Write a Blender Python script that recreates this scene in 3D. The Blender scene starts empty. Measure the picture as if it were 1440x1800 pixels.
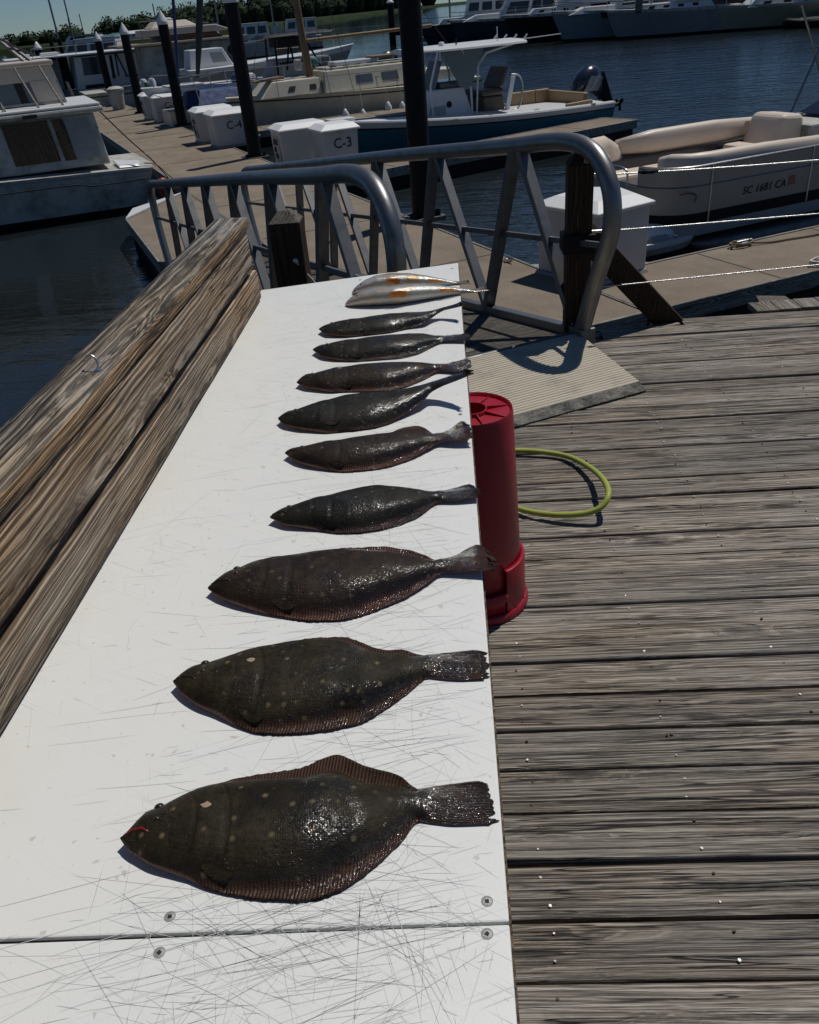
import bpy, math, random
from mathutils import Vector, Matrix, noise
R_ = random.Random(7)
S = bpy.context.scene
COL = S.collection
rad = math.radians

# ------------------------------------------------------------------ camera
cam = bpy.data.cameras.new('camera')
cam.sensor_fit = 'HORIZONTAL'; cam.sensor_width = 36.0
cam.lens = 36.0 * 1465 / 1440
cam.clip_start = 0.05; cam.clip_end = 6000
CAM = bpy.data.objects.new('camera', cam); COL.objects.link(CAM)
CAM.matrix_world = Matrix(((0.996763, 0.048888, 0.063819, 0.0),
                           (0.029058, 0.521087, -0.853009, 0.0),
                           (-0.074957, 0.852103, 0.517979, 1.85),
                           (0, 0, 0, 1)))
S.camera = CAM

# ------------------------------------------------------------------ light
SUN_EL, SUN_AZ = rad(62.0), rad(43.0)
world = bpy.data.worlds.new('World'); S.world = world; world.use_nodes = True
wt = world.node_tree
sky = wt.nodes.new('ShaderNodeTexSky'); sky.sky_type = 'NISHITA'; sky.sun_disc = False
sky.sun_elevation = SUN_EL; sky.sun_rotation = SUN_AZ
sky.air_density = 1.0; sky.dust_density = 0.2; sky.ozone_density = 2.5; sky.altitude = 2500
tint = wt.nodes.new('ShaderNodeVectorMath'); tint.operation = 'MULTIPLY'; tint.inputs[1].default_value = (.77, .96, 1.13)
wt.links.new(sky.outputs[0], tint.inputs[0]); wt.links.new(tint.outputs[0], wt.nodes['Background'].inputs[0])
wt.nodes['Background'].inputs[1].default_value = 0.064
sd = bpy.data.lights.new('sun', 'SUN'); sd.energy = 5.0; sd.angle = rad(0.53); sd.color = (1.0, 0.955, 0.89)
SUN = bpy.data.objects.new('sun', sd); COL.objects.link(SUN)
sdir = Vector((math.sin(SUN_AZ) * math.cos(SUN_EL), math.cos(SUN_AZ) * math.cos(SUN_EL), math.sin(SUN_EL)))
SUN.rotation_euler = (-sdir).to_track_quat('-Z', 'Y').to_euler()
SUN.location = (3, 3, 12)
S.view_settings.view_transform = 'Standard'; S.view_settings.look = 'None'
S.view_settings.gamma = 1.0; S.view_settings.use_curve_mapping = False
S.view_settings.exposure = -0.80
S.render.engine = 'CYCLES'
S.cycles.max_bounces = 6; S.cycles.sample_clamp_indirect = 6.0; S.cycles.caustics_reflective = False
S.cycles.use_denoising = True

# ------------------------------------------------------------------ frames
class Frame:
    def __init__(s, x, y, a): s.o = Vector((x, y, 0)); s.a = a
    def w(s, p):
        c, n = math.cos(s.a), math.sin(s.a)
        return Vector((s.o.x + c * p[0] - n * p[1], s.o.y + n * p[0] + c * p[1], p[2]))
WORLD = Frame(0, 0, 0)
DOCK = Frame(1.95, 8.41, math.atan2(.444, .896))     # x along the finger piers, y along the main dock
GANG = Frame(.774, 4.977, math.atan2(.44, .898))     # x across the gangway, y down its length
WATER_Z, DOCK_Z = -1.45, -1.0
BASE = {}

def thing(name, label, cat, base=(0, 0, 0), frame=WORLD, group=None):
    o = bpy.data.objects.new(name, None); COL.objects.link(o)
    o.empty_display_size = .1
    o.location = frame.w(base); o.rotation_euler = (0, 0, frame.a)
    o['label'] = label; o['category'] = cat
    if group: o['group'] = group
    BASE[o.name] = Vector(base)
    return o
def struct(name, base=(0, 0, 0), frame=WORLD):
    o = bpy.data.objects.new(name, None); COL.objects.link(o)
    o.location = frame.w(base); o.rotation_euler = (0, 0, frame.a); o['kind'] = 'structure'
    BASE[o.name] = Vector(base)
    return o
def tag(o, label, cat, group=None):
    o['label'] = label; o['category'] = cat
    if group: o['group'] = group
    return o
def dup(root, loc, rz=None, label=None):
    r = root.copy(); COL.objects.link(r); r.location = loc
    if rz is not None: r.rotation_euler = (0, 0, rz)
    if label: r['label'] = label
    for ch in list(root.children):
        c = ch.copy(); COL.objects.link(c); c.parent = r
        for g in list(ch.children):
            d = g.copy(); COL.objects.link(d); d.parent = c
    return r

class MB:
    def __init__(s): s.v = []; s.f = []
    def add(s, vs, fs):
        n = len(s.v); s.v += [tuple(p) for p in vs]; s.f += [tuple(i + n for i in f) for f in fs]; return s
    def hexa(s, p):      # 8 corners: bottom ring 4, top ring 4
        return s.add(p, [(3, 2, 1, 0), (4, 5, 6, 7), (0, 1, 5, 4), (1, 2, 6, 5), (2, 3, 7, 6), (3, 0, 4, 7)])
    def box(s, x0, x1, y0, y1, z0, z1):
        return s.hexa([(x0, y0, z0), (x1, y0, z0), (x1, y1, z0), (x0, y1, z0), (x0, y0, z1), (x1, y0, z1), (x1, y1, z1), (x0, y1, z1)])
    def frus(s, b, z0, t, z1):   # b, t = (x0,x1,y0,y1)
        return s.hexa([(b[0], b[2], z0), (b[1], b[2], z0), (b[1], b[3], z0), (b[0], b[3], z0), (t[0], t[2], z1), (t[1], t[2], z1), (t[1], t[3], z1), (t[0], t[3], z1)])
    def prism(s, poly, z0, z1):
        n = len(poly)
        vs = [(x, y, z0) for x, y in poly] + [(x, y, z1) for x, y in poly]
        return s.add(vs, [tuple(range(n - 1, -1, -1)), tuple(range(n, 2 * n))] + [(i, (i + 1) % n, n + (i + 1) % n, n + i) for i in range(n)])
    def bar(s, p, q, w, h, up=(0, 0, 1)):
        p, q, up = Vector(p), Vector(q), Vector(up)
        d = (q - p).normalized(); sx = d.cross(up)
        if sx.length < 1e-4: sx = d.cross(Vector((1, 0, 0)))
        sx.normalize(); sz = sx.cross(d)
        a, b = sx * (w / 2), sz * (h / 2)
        return s.hexa([p - a - b, p + a - b, q + a - b, q - a - b, p - a + b, p + a + b, q + a + b, q - a + b])
    def tube(s, pts, r, n=8, cap=True):
        pts = [Vector(p) for p in pts]; m = len(pts); rs = r if isinstance(r, (list, tuple)) else [r] * m
        vs = []; prev = None
        for i, p in enumerate(pts):
            d = (pts[min(i + 1, m - 1)] - pts[max(i - 1, 0)]).normalized()
            if prev is None:
                u = d.cross(Vector((0, 0, 1)))
                if u.length < 1e-3: u = d.cross(Vector((1, 0, 0)))
            else: u = prev - d * prev.dot(d)
            u.normalize(); prev = u; w = d.cross(u)
            for k in range(n):
                a = 2 * math.pi * k / n; vs.append(p + (u * math.cos(a) + w * math.sin(a)) * rs[i])
        fs = [(i * n + k, i * n + (k + 1) % n, (i + 1) * n + (k + 1) % n, (i + 1) * n + k) for i in range(m - 1) for k in range(n)]
        if cap: fs += [tuple(range(n - 1, -1, -1)), tuple(range((m - 1) * n, m * n))]
        return s.add(vs, fs)
    def lathe(s, prof, n=24, c=(0, 0, 0), a0=0.0, a1=2 * math.pi):
        full = abs(a1 - a0 - 2 * math.pi) < 1e-6; m = n if full else n + 1
        vs = [(c[0] + r * math.cos(a0 + (a1 - a0) * k / n), c[1] + r * math.sin(a0 + (a1 - a0) * k / n), c[2] + z) for r, z in prof for k in range(m)]
        fs = [(i * m + k, i * m + (k + 1) % m, (i + 1) * m + (k + 1) % m, (i + 1) * m + k) for i in range(len(prof) - 1) for k in range(n)]
        return s.add(vs, fs)
    def grid(s, rows, closed=False):
        m = len(rows[0]); vs = [p for r in rows for p in r]
        fs = []
        for i in range(len(rows) - 1):
            for k in range(m if closed else m - 1):
                fs.append((i * m + k, i * m + (k + 1) % m, (i + 1) * m + (k + 1) % m, (i + 1) * m + k))
        return s.add(vs, fs)
    def panel(s, q, u0, u1, v0, v1, th=.02):
        """a thin slab standing proud of quad q (bl, br, tr, tl)"""
        q = [Vector(p) for p in q]
        f = lambda u, v: (q[0] * (1 - u) + q[1] * u) * (1 - v) + (q[3] * (1 - u) + q[2] * u) * v
        n = (q[1] - q[0]).cross(q[3] - q[0]).normalized() * th
        c = [f(u0, v0), f(u1, v0), f(u1, v1), f(u0, v1)]
        return s.hexa([p - n * .5 for p in c] + [p + n for p in c])
    def ball(s, c, r, n=10, m=6, sq=(1, 1, 1)):
        rows = []
        for i in range(m + 1):
            t = math.pi * i / m
            rows.append([(c[0] + r * sq[0] * math.sin(t) * math.cos(2 * math.pi * k / n), c[1] + r * sq[1] * math.sin(t) * math.sin(2 * math.pi * k / n), c[2] - r * sq[2] * math.cos(t)) for k in range(n)])
        return s.grid(rows, True)
    def build(s, name, mat, parent=None, smooth=False, bevel=0, seg=2, loc=None, origin=None):
        me = bpy.data.meshes.new(name)
        vs = s.v
        off = Vector((0, 0, 0))
        if parent is not None and parent.name in BASE: off = BASE[parent.name]
        if origin is not None: off = Vector(origin)
        if off.length: vs = [(p[0] - off.x, p[1] - off.y, p[2] - off.z) for p in vs]
        me.from_pydata(vs, [], s.f); me.validate(); me.update()
        if smooth:
            for p in me.polygons: p.use_smooth = True
            if smooth != 'all':
                try: me.set_sharp_from_angle(angle=rad(smooth if isinstance(smooth, (int, float)) and smooth > 1 else 40))
                except Exception: pass
        me.materials.append(mat)
        o = bpy.data.objects.new(name, me); COL.objects.link(o)
        if parent is not None:
            o.parent = parent
            if origin is not None and parent.name in BASE: o.location = Vector(origin) - BASE[parent.name]
            elif origin is not None: o.location = origin
        elif origin is not None: o.location = origin
        if loc is not None: o.location = loc
        BASE[o.name] = off if origin is None else Vector(origin)
        if bevel:
            b = o.modifiers.new('bevel', 'BEVEL'); b.width = bevel; b.segments = seg; b.limit_method = 'ANGLE'; b.angle_limit = rad(35)
        return o

# ------------------------------------------------------------------ node helpers
class G:
    def __init__(s, name):
        s.m = bpy.data.materials.new(name); s.m.use_nodes = True
        s.t = s.m.node_tree; s.b = s.t.nodes['Principled BSDF']
    def n(s, typ, ins=None, **props):
        x = s.t.nodes.new('ShaderNode' + typ)
        for k, v in props.items(): setattr(x, k, v)
        for k, v in (ins or {}).items(): s.set(x.inputs[k], v)
        return x
    def set(s, sock, v):
        if hasattr(v, 'outputs'): v = v.outputs[0]
        if isinstance(v, bpy.types.NodeSocket): s.t.links.new(v, sock)
        else:
            if hasattr(sock.default_value, '__len__') and not hasattr(v, '__len__'): v = (v,) * len(sock.default_value)
            if hasattr(v, '__len__') and len(v) == 3 and len(sock.default_value) == 4: v = (*v, 1)
            sock.default_value = v
    def math(s, op, a, b=0.0, c=None, clamp=False):
        x = s.n('Math', {0: a, 1: b}, operation=op, use_clamp=clamp)
        if c is not None: s.set(x.inputs[2], c)
        return x.outputs[0]
    def vmath(s, op, a, b=(0, 0, 0)):
        x = s.n('VectorMath', {0: a, 1: b}, operation=op); return x.outputs['Value'] if op in ('LENGTH', 'DOT_PRODUCT', 'DISTANCE') else x.outputs[0]
    def noise(s, vec, scale=1.0, detail=2.0, rough=.5, out='Fac', **k):
        return s.n('TexNoise', {'Vector': vec, 'Scale': scale, 'Detail': detail, 'Roughness': rough, **k}).outputs[out]
    def ramp(s, fac, stops, interp='LINEAR'):
        x = s.n('ValToRGB', {'Fac': fac}); r = x.color_ramp; r.interpolation = interp
        while len(r.elements) < len(stops): r.elements.new(0.5)
        for e, (p, c) in zip(r.elements, stops):
            e.position = p; e.color = (*c, 1) if hasattr(c, '__len__') else (c, c, c, 1)
        return x.outputs[0]
    def mix(s, fac, a, b, blend='MIX'):
        x = s.n('Mix', data_type='RGBA', blend_type=blend)
        s.set(x.inputs[0], fac); s.set(x.inputs[6], a); s.set(x.inputs[7], b); return x.outputs[2]
    def map(s, v, a, b, c=0.0, d=1.0, smooth=False):
        x = s.n('MapRange', {0: v, 1: a, 2: b, 3: c, 4: d}); x.interpolation_type = 'SMOOTHSTEP' if smooth else 'LINEAR'; return x.outputs[0]
    def obj(s): return s.n('TexCoord').outputs['Object']
    def rnd(s): return s.n('ObjectInfo').outputs['Random']
    def bump(s, h, dist=.002, strength=1.0, normal=None):
        x = s.n('Bump', {'Height': h, 'Distance': dist, 'Strength': strength})
        if normal is not None: s.set(x.inputs['Normal'], normal)
        return x.outputs[0]
    def out(s, **k):
        names = {'col': 'Base Color', 'rough': 'Roughness', 'metal': 'Metallic', 'nor': 'Normal', 'spec': 'Specular IOR Level', 'coat': 'Coat Weight', 'coatr': 'Coat Roughness', 'ior': 'IOR', 'trans': 'Transmission Weight', 'alpha': 'Alpha', 'sss': 'Subsurface Weight'}
        for a, v in k.items(): s.set(s.b.inputs[names[a]], v)
        return s.m

def paint(name, col, rough=.45, spec=.5, metal=0.0, grime=.25, scale=6.0, bump=.0006, dirt=(.06, .055, .045), coat=0.0):
    g = G(name); v = g.obj()
    n1 = g.noise(v, scale, 5, .65); n2 = g.noise(v, scale * 9, 3, .6)
    f = g.math('MULTIPLY', g.map(n1, .45, .8), grime)
    f = g.math('MULTIPLY_ADD', g.map(n2, .5, .8), grime * .35, f)
    c = g.mix(f, col, dirt)
    return g.out(col=c, rough=g.map(n1, .3, .7, rough * .85, min(1, rough * 1.2)), metal=metal, spec=spec, coat=coat, nor=g.bump(n2, bump))

def wood(name, dark, mid, light, axis='X', rings=190.0, pith=.05, crack=.5, rough=.8, warm=None, knot=1.0, bumpd=.0022, tone=.25, knotfreq=1.0, spec=.3, ringw=.34, fibf=120, wander=1.0, ramp=(.34, .57, .80), side=None, flen=3.0):
    g = G(name); tc = g.obj(); r = g.rnd()
    sep = g.n('SeparateXYZ', {0: tc})
    a = {'X': (0, 1, 2), 'Y': (1, 0, 2), 'Z': (2, 0, 1)}[axis]
    cmb = g.n('CombineXYZ', {0: sep.outputs[a[0]], 1: sep.outputs[a[1]], 2: sep.outputs[a[2]]})
    off = g.n('CombineXYZ', {0: g.math('MULTIPLY', r, 37.0), 1: g.math('MULTIPLY', r, 11.3), 2: g.math('MULTIPLY', r, 5.7)})
    P = g.vmath('ADD', cmb.outputs[0], off.outputs[0])
    # knots: cells stretched along the board
    ps = g.n('SeparateXYZ', {0: P})
    kvec = g.n('CombineXYZ', {0: g.math('MULTIPLY', ps.outputs[0], 1.5 * knotfreq), 1: g.math('MULTIPLY', g.math('ADD', ps.outputs[1], ps.outputs[2]), 6.5), 2: 0.0})
    kv = g.n('TexVoronoi', {'Vector': kvec, 'Scale': 1.0, 'Randomness': 1.0}, voronoi_dimensions='2D')
    pick = g.math('GREATER_THAN', g.n('SeparateXYZ', {0: kv.outputs['Color']}).outputs[0], .55)
    kwob = g.noise(g.vmath('MULTIPLY', P, (22, 60, 60)), 1.0, 3, .6)
    kd = g.math('ADD', g.math('MULTIPLY_ADD', g.math('SUBTRACT', kwob, .5), .10, kv.outputs['Distance']), g.math('MULTIPLY', g.math('SUBTRACT', 1.0, pick), 5.0))
    kk = g.math('MULTIPLY', g.map(kd, .0, .30, 1.0, 0.0, True), knot)
    # pith wander gives cathedral arches
    w = g.noise(g.vmath('MULTIPLY', P, (.9, 1.2, 1.2)), 1.0, 2, .5, 'Color')
    wv = g.vmath('MULTIPLY', g.vmath('SUBTRACT', w, (.5, .5, .5)), (0, .16 * wander, .12 * wander))
    cr = g.n('CombineXYZ', {0: 0.0, 1: g.math('MULTIPLY_ADD', g.math('FRACT', g.math('MULTIPLY', r, 7.31)), .1, -.05), 2: pith})
    q = g.n('CombineXYZ', {0: 0.0, 1: sep.outputs[a[1]], 2: sep.outputs[a[2]]})
    rr = g.vmath('LENGTH', g.vmath('ADD', g.vmath('ADD', q.outputs[0], cr.outputs[0]), wv))
    wob = g.noise(g.vmath('MULTIPLY', P, (7, 28, 28)), 1.0, 3, .55)
    ph = g.math('MULTIPLY', rr, rings)
    ph = g.math('MULTIPLY_ADD', wob, 1.3, ph)
    ph = g.math('MULTIPLY_ADD', kk, 2.4, ph)
    g1 = g.n('TexNoise', {'W': g.math('MULTIPLY', ph, 1.15), 'Scale': 1.0, 'Detail': 3.0, 'Roughness': .62}, noise_dimensions='1D').outputs['Fac']
    grain = g.map(g1, .38, .62, 0, 1, True)
    fib = g.noise(g.vmath('MULTIPLY', P, (9, 420, 420)), 1.0, 3, .6)
    fib2 = g.noise(g.vmath('MULTIPLY', P, (flen, fibf, fibf)), 1.0, 4, .65)
    big = g.noise(g.vmath('MULTIPLY', P, (1.1, 7, 7)), 1.0, 4, .6)
    t = g.math('MULTIPLY_ADD', grain, ringw, g.math('MULTIPLY_ADD', fib2, .46 + (.34 - ringw) * .8, (.34 - ringw) * .1))
    t = g.math('MULTIPLY_ADD', fib, .34, t)
    c = g.ramp(t, [(ramp[0], dark), (ramp[1], mid), (ramp[2], light)])
    if warm is not None:
        c = g.mix(g.math('MULTIPLY', g.map(big, .42, .68), .75), c, g.mix(1.0, c, warm, 'MULTIPLY'))
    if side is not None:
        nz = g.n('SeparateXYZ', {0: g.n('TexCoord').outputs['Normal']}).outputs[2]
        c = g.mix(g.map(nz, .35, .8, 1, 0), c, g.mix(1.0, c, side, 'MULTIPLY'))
    tonev = g.math('MULTIPLY_ADD', g.math('SUBTRACT', r, .5), tone * 1.2, g.math('MULTIPLY_ADD', g.math('SUBTRACT', big, .5), tone * 1.6, 1.0))
    c = g.mix(1.0, c, g.n('CombineXYZ', {0: tonev, 1: tonev, 2: tonev}).outputs[0], 'MULTIPLY')
    kc = g.math('MULTIPLY', g.map(kd, .04, .12, 1.0, 0.0, True), knot)
    c = g.mix(g.math('MULTIPLY', kc, .75), c, [x * .45 for x in dark])
    # long drying checks
    cv = g.noise(g.vmath('MULTIPLY', P, (1.5, 55, 55)), 1.0, 2, .5, **{'Distortion': .25})
    cm = g.noise(g.vmath('MULTIPLY', P, (2.2, 14, 14)), 1.0, 2, .5)
    ck = g.math('SUBTRACT', 1.0, g.map(g.math('ABSOLUTE', g.math('SUBTRACT', cv, .5)), .004, .022, 0.0, 1.0, True))
    cv2 = g.noise(g.vmath('MULTIPLY', g.vmath('ADD', P, (3.3, 1.7, .4)), (.38, 19, 19)), 1.0, 3, .6, **{'Distortion': .3})
    ck2 = g.math('SUBTRACT', 1.0, g.map(g.math('ABSOLUTE', g.math('SUBTRACT', cv2, .5)), .003, .013, 0.0, 1.0, True))
    ck = g.math('MULTIPLY', g.math('MAXIMUM', g.math('MULTIPLY', ck, g.map(cm, .46, .58, 0.0, 1.0, True)), g.math('MULTIPLY', ck2, g.map(cm, .34, .46, 0.0, 1.0, True))), crack)
    c = g.mix(ck, c, [x * .18 for x in dark])
    hl = g.noise(g.vmath('MULTIPLY', g.vmath('ADD', P, (1.1, .3, .7)), (1.3, fibf * .55, fibf * .55)), 1.0, 3, .6)
    hl = g.math('SUBTRACT', 1.0, g.map(g.math('ABSOLUTE', g.math('SUBTRACT', hl, .5)), .0, .035, 0, 1))
    c = g.mix(g.math('MULTIPLY', hl, .55 * min(1, crack)), c, [x * .55 for x in dark])
    h = g.math('MULTIPLY_ADD', grain, .30, g.math('MULTIPLY_ADD', hl, -.5, g.math('MULTIPLY', fib2, .6)))
    h = g.math('MULTIPLY_ADD', fib, .30, h)
    h = g.math('MULTIPLY_ADD', ck, -1.1, h)
    h = g.math('MULTIPLY_ADD', kc, -.5, h)
    return g.out(col=c, rough=rough, nor=g.bump(h, bumpd), spec=spec)

def flat(name, col, rough=.5, metal=0.0, spec=.5, coat=0.0):
    g = G(name); v = g.obj(); n = g.noise(v, 14.0, 4, .6)
    c = g.mix(g.map(n, .35, .75, 0, .22), col, [x * .55 for x in col])
    return g.out(col=c, rough=g.map(n, .3, .7, rough * .9, min(1, rough * 1.12)), metal=metal, spec=spec, coat=coat)

def place(mb, name, mat, parent, p, rot=None, **k):
    """a piece modelled round its own origin, set at p (frame coordinates) on its thing"""
    o = mb.build(name, mat, None, **k); o.parent = parent
    m = Matrix.Translation(Vector(p) - BASE[parent.name])
    o.matrix_local = m @ rot if rot is not None else m
    return o
def lettering(text, size, mat, parent, p, rot, extrude=.0015, shear=0.0, space=1.0, align='LEFT'):
    cu = bpy.data.curves.new('lettering', 'FONT'); cu.body = text; cu.size = size; cu.extrude = extrude; cu.shear = shear; cu.space_character = space; cu.align_x = align
    tmp = bpy.data.objects.new('lettering_curve', cu); COL.objects.link(tmp)
    me = bpy.data.meshes.new_from_object(tmp.evaluated_get(bpy.context.evaluated_depsgraph_get()))
    bpy.data.objects.remove(tmp); bpy.data.curves.remove(cu)
    me.name = 'lettering'; me.materials.clear(); me.materials.append(mat)
    o = bpy.data.objects.new('lettering', me); COL.objects.link(o); o.parent = parent
    o.matrix_local = Matrix.Translation(Vector(p) - BASE[parent.name]) @ rot
    return o

# ------------------------------------------------------------------ materials
M = {}
M['deck'] = wood('deck_wood', (.054, .046, .037), (.220, .191, .157), (.41, .373, .322), 'X', rings=150, crack=1.0, rough=.66, warm=(1.0, .88, .72), tone=.42, knotfreq=.9, spec=.5, ringw=.17, fibf=150, ramp=(.40, .545, .69), bumpd=.0034, wander=.4, flen=1.7)
M['board'] = wood('backboard_wood', (.075, .054, .037), (.215, .165, .118), (.43, .365, .29), 'Y', rings=130, pith=.035, crack=.9, rough=.8, warm=(1.0, .74, .46), tone=.25, knotfreq=.8, wander=.32, ringw=.30, fibf=150, ramp=(.39, .55, .71), bumpd=.003, flen=1.8)
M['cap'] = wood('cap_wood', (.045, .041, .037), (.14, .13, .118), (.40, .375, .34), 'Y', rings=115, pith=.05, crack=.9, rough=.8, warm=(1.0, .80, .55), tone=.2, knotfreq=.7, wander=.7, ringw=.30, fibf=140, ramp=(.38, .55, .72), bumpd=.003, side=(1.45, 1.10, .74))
M['post'] = wood('post_wood', (.013, .008, .0045), (.036, .021, .011), (.075, .046, .026), 'Z', rings=120, crack=.6, rough=.75, tone=.2, knotfreq=1.0)
M['post_end'] = wood('post_end_wood', (.06, .052, .042), (.16, .14, .115), (.30, .27, .23), 'Z', rings=260, pith=.0, crack=.8, rough=.85, tone=.1, knot=0.0)
M['alu'] = paint('weathered_aluminium', (.22, .225, .23), rough=.40, metal=.85, grime=.5, scale=7, dirt=(.10, .095, .085), bump=.0004)
M['alu_dark'] = paint('dull_aluminium', (.17, .17, .172), rough=.55, metal=.7, grime=.6, scale=9, dirt=(.07, .065, .06), bump=.0006)
M['steel'] = paint('galvanised_steel', (.55, .55, .54), rough=.3, metal=.95, grime=.25, scale=40, dirt=(.12, .09, .06))
M['nailhead'] = paint('bright_nail', (.62, .60, .56), rough=.45, metal=.35, grime=.2, scale=60, dirt=(.2, .15, .1))
M['rust'] = paint('rusty_nail', (.10, .06, .04), rough=.7, metal=.3, grime=.4, scale=60)
M['white'] = paint('white_gelcoat', (.68, .69, .69), rough=.32, grime=.16, scale=3.5, dirt=(.35, .33, .28))
M['locker'] = paint('shade_toned_white_locker', (.50, .505, .50), rough=.45, grime=.25, scale=3.0, dirt=(.28, .27, .24))  # darker copy of the box white, shade of the sides put into its colour
M['lid'] = paint('white_lid', (.76, .77, .77), rough=.4, grime=.12, scale=3.0, dirt=(.4, .4, .38))  # lighter copy of the same white for the sunlit lids
M['white_dirty'] = paint('dirty_white_gelcoat', (.46, .46, .43), rough=.6, grime=1.0, scale=2.6, dirt=(.11, .115, .09))
M['cream'] = paint('cream_gelcoat', (.60, .56, .45), rough=.42, grime=.4, scale=2.2, dirt=(.24, .22, .16))
M['beige'] = paint('beige_fabric', (.50, .44, .37), rough=.62, grime=.22, scale=9, dirt=(.30, .24, .18))
M['vinyl'] = paint('cream_vinyl', (.68, .585, .485), rough=.42, grime=.15, scale=5, dirt=(.40, .30, .2), spec=.4)
M['tan'] = paint('tan_vinyl', (.28, .19, .10), rough=.5, grime=.2, scale=12)
M['brown_vinyl'] = paint('brown_vinyl', (.085, .065, .045), rough=.45, grime=.2, scale=12)
M['grey'] = paint('grey_paint', (.30, .31, .31), rough=.5, grime=.35, scale=4)
M['black'] = paint('black_plastic', (.007, .007, .009), rough=.6, spec=.2, grime=.25, scale=9, dirt=(.018, .017, .015))
M['dark'] = flat('dark_recess', (.012, .012, .013), rough=.7)
M['glass'] = flat('dark_glass', (.018, .022, .028), rough=.08, spec=.6)
M['glassb'] = flat('smoky_window', (.12, .14, .15), rough=.12, spec=.6)
M['navy'] = paint('navy_paint', (.012, .018, .042), rough=.25, grime=.1, scale=3, coat=.3)
M['blue'] = paint('blue_canvas', (.02, .05, .16), rough=.7, grime=.15)
M['teal'] = paint('teal_blue_hull', (.030, .15, .215), rough=.22, grime=.12, scale=2.5, coat=.4)
M['roofteal'] = flat('teal_roofing', (.02, .12, .13), rough=.6)
M['concrete'] = None
M['trim'] = wood('dock_trim_wood', (.10, .095, .085), (.26, .25, .23), (.42, .41, .38), 'X', rings=150, crack=.8, rough=.8, tone=.15)
M['rope'] = flat('pale_rope', (.62, .58, .5), rough=.9)
M['rope_tan'] = flat('tan_rope', (.20, .16, .11), rough=.9)
M['rope_black'] = flat('black_rope', (.012, .012, .012), rough=.8)
M['plywood'] = wood('plywood_board', (.05, .035, .022), (.12, .085, .05), (.19, .14, .085), 'Z', rings=60, crack=.3, rough=.75, tone=.1, knot=.3)
M['mastwood'] = wood('varnished_spar', (.09, .055, .028), (.24, .16, .085), (.36, .26, .15), 'Z', rings=60, crack=.3, rough=.55, tone=.1, knot=.2)
M['orange'] = flat('orange_red_plastic', (.42, .06, .03), rough=.5)
M['green_stripe'] = flat('green_stripe_paint', (.03, .22, .10), rough=.5)
M['stain'] = flat('algae_stripe', (.035, .04, .035), rough=.6)

# concrete of the floating docks
g = G('dock_concrete'); v = g.obj()
n1 = g.noise(v, 1.1, 6, .65); n2 = g.noise(v, 38, 4, .7); n3 = g.noise(g.vmath('MULTIPLY', v, (3.5, .8, 1)), 1.0, 4, .6)
c = g.ramp(g.math('MULTIPLY_ADD', n2, .35, g.math('MULTIPLY', n1, .65)), [(.3, (.140, .113, .084)), (.5, (.212, .174, .132)), (.7, (.285, .24, .188))])
c = g.mix(g.map(n3, .56, .72, 0, .5), c, (.13, .115, .095))
M['concrete'] = g.out(col=c, rough=.88, nor=g.bump(n2, .003), spec=.25)

# white cutting-board plastic
g = G('cutting_board_white'); v = g.obj()
n1 = g.noise(v, 3.0, 5, .6); n2 = g.noise(v, 160, 3, .6); n3 = g.noise(v, 17, 4, .7)
sx = g.n('SeparateXYZ', {0: v}).outputs[0]
st = g.math('MULTIPLY', g.map(g.math('MULTIPLY_ADD', n1, .5, sx), -.36, -.02, 1.0, 0.0, True), .55)
c = g.mix(st, (.755, .765, .74), (.67, .635, .53))
c = g.mix(g.map(n3, .6, .78, 0, .22), c, (.60, .61, .60))
c = g.mix(g.map(g.noise(v, 70, 2, .5), .70, .74, 0, .5), c, (.42, .38, .32))
f1 = g.noise(g.vmath('MULTIPLY', g.n('VectorRotate', {'Vector': v, 'Angle': .5}, rotation_type='Z_AXIS').outputs[0], (5, 260, 1)), 1.0, 2, .5)
f2 = g.noise(g.vmath('MULTIPLY', g.n('VectorRotate', {'Vector': v, 'Angle': -.35}, rotation_type='Z_AXIS').outputs[0], (4, 230, 1)), 1.0, 2, .5)
f3 = g.noise(g.vmath('MULTIPLY', g.n('VectorRotate', {'Vector': v, 'Angle': 1.25}, rotation_type='Z_AXIS').outputs[0], (6, 250, 1)), 1.0, 2, .5)
sc = g.math('MAXIMUM', g.map(f1, .63, .70), g.math('MAXIMUM', g.map(f2, .63, .70), g.map(f3, .66, .72)))
sc = g.math('MULTIPLY', sc, g.map(n1, .40, .62, .1, .8))
c = g.mix(g.math('MULTIPLY', sc, .34), c, (.36, .37, .37))
M['hdpe'] = g.out(col=c, rough=g.map(n3, .3, .7, .34, .5), nor=g.bump(g.math('MULTIPLY_ADD', sc, -.8, g.math('MULTIPLY', n2, .25)), .0006), spec=.45)
M['scratch'] = flat('knife_score', (.30, .30, .30), rough=.8)
M['scratch_light'] = flat('faint_knife_score', (.54, .55, .54), rough=.7)

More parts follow.
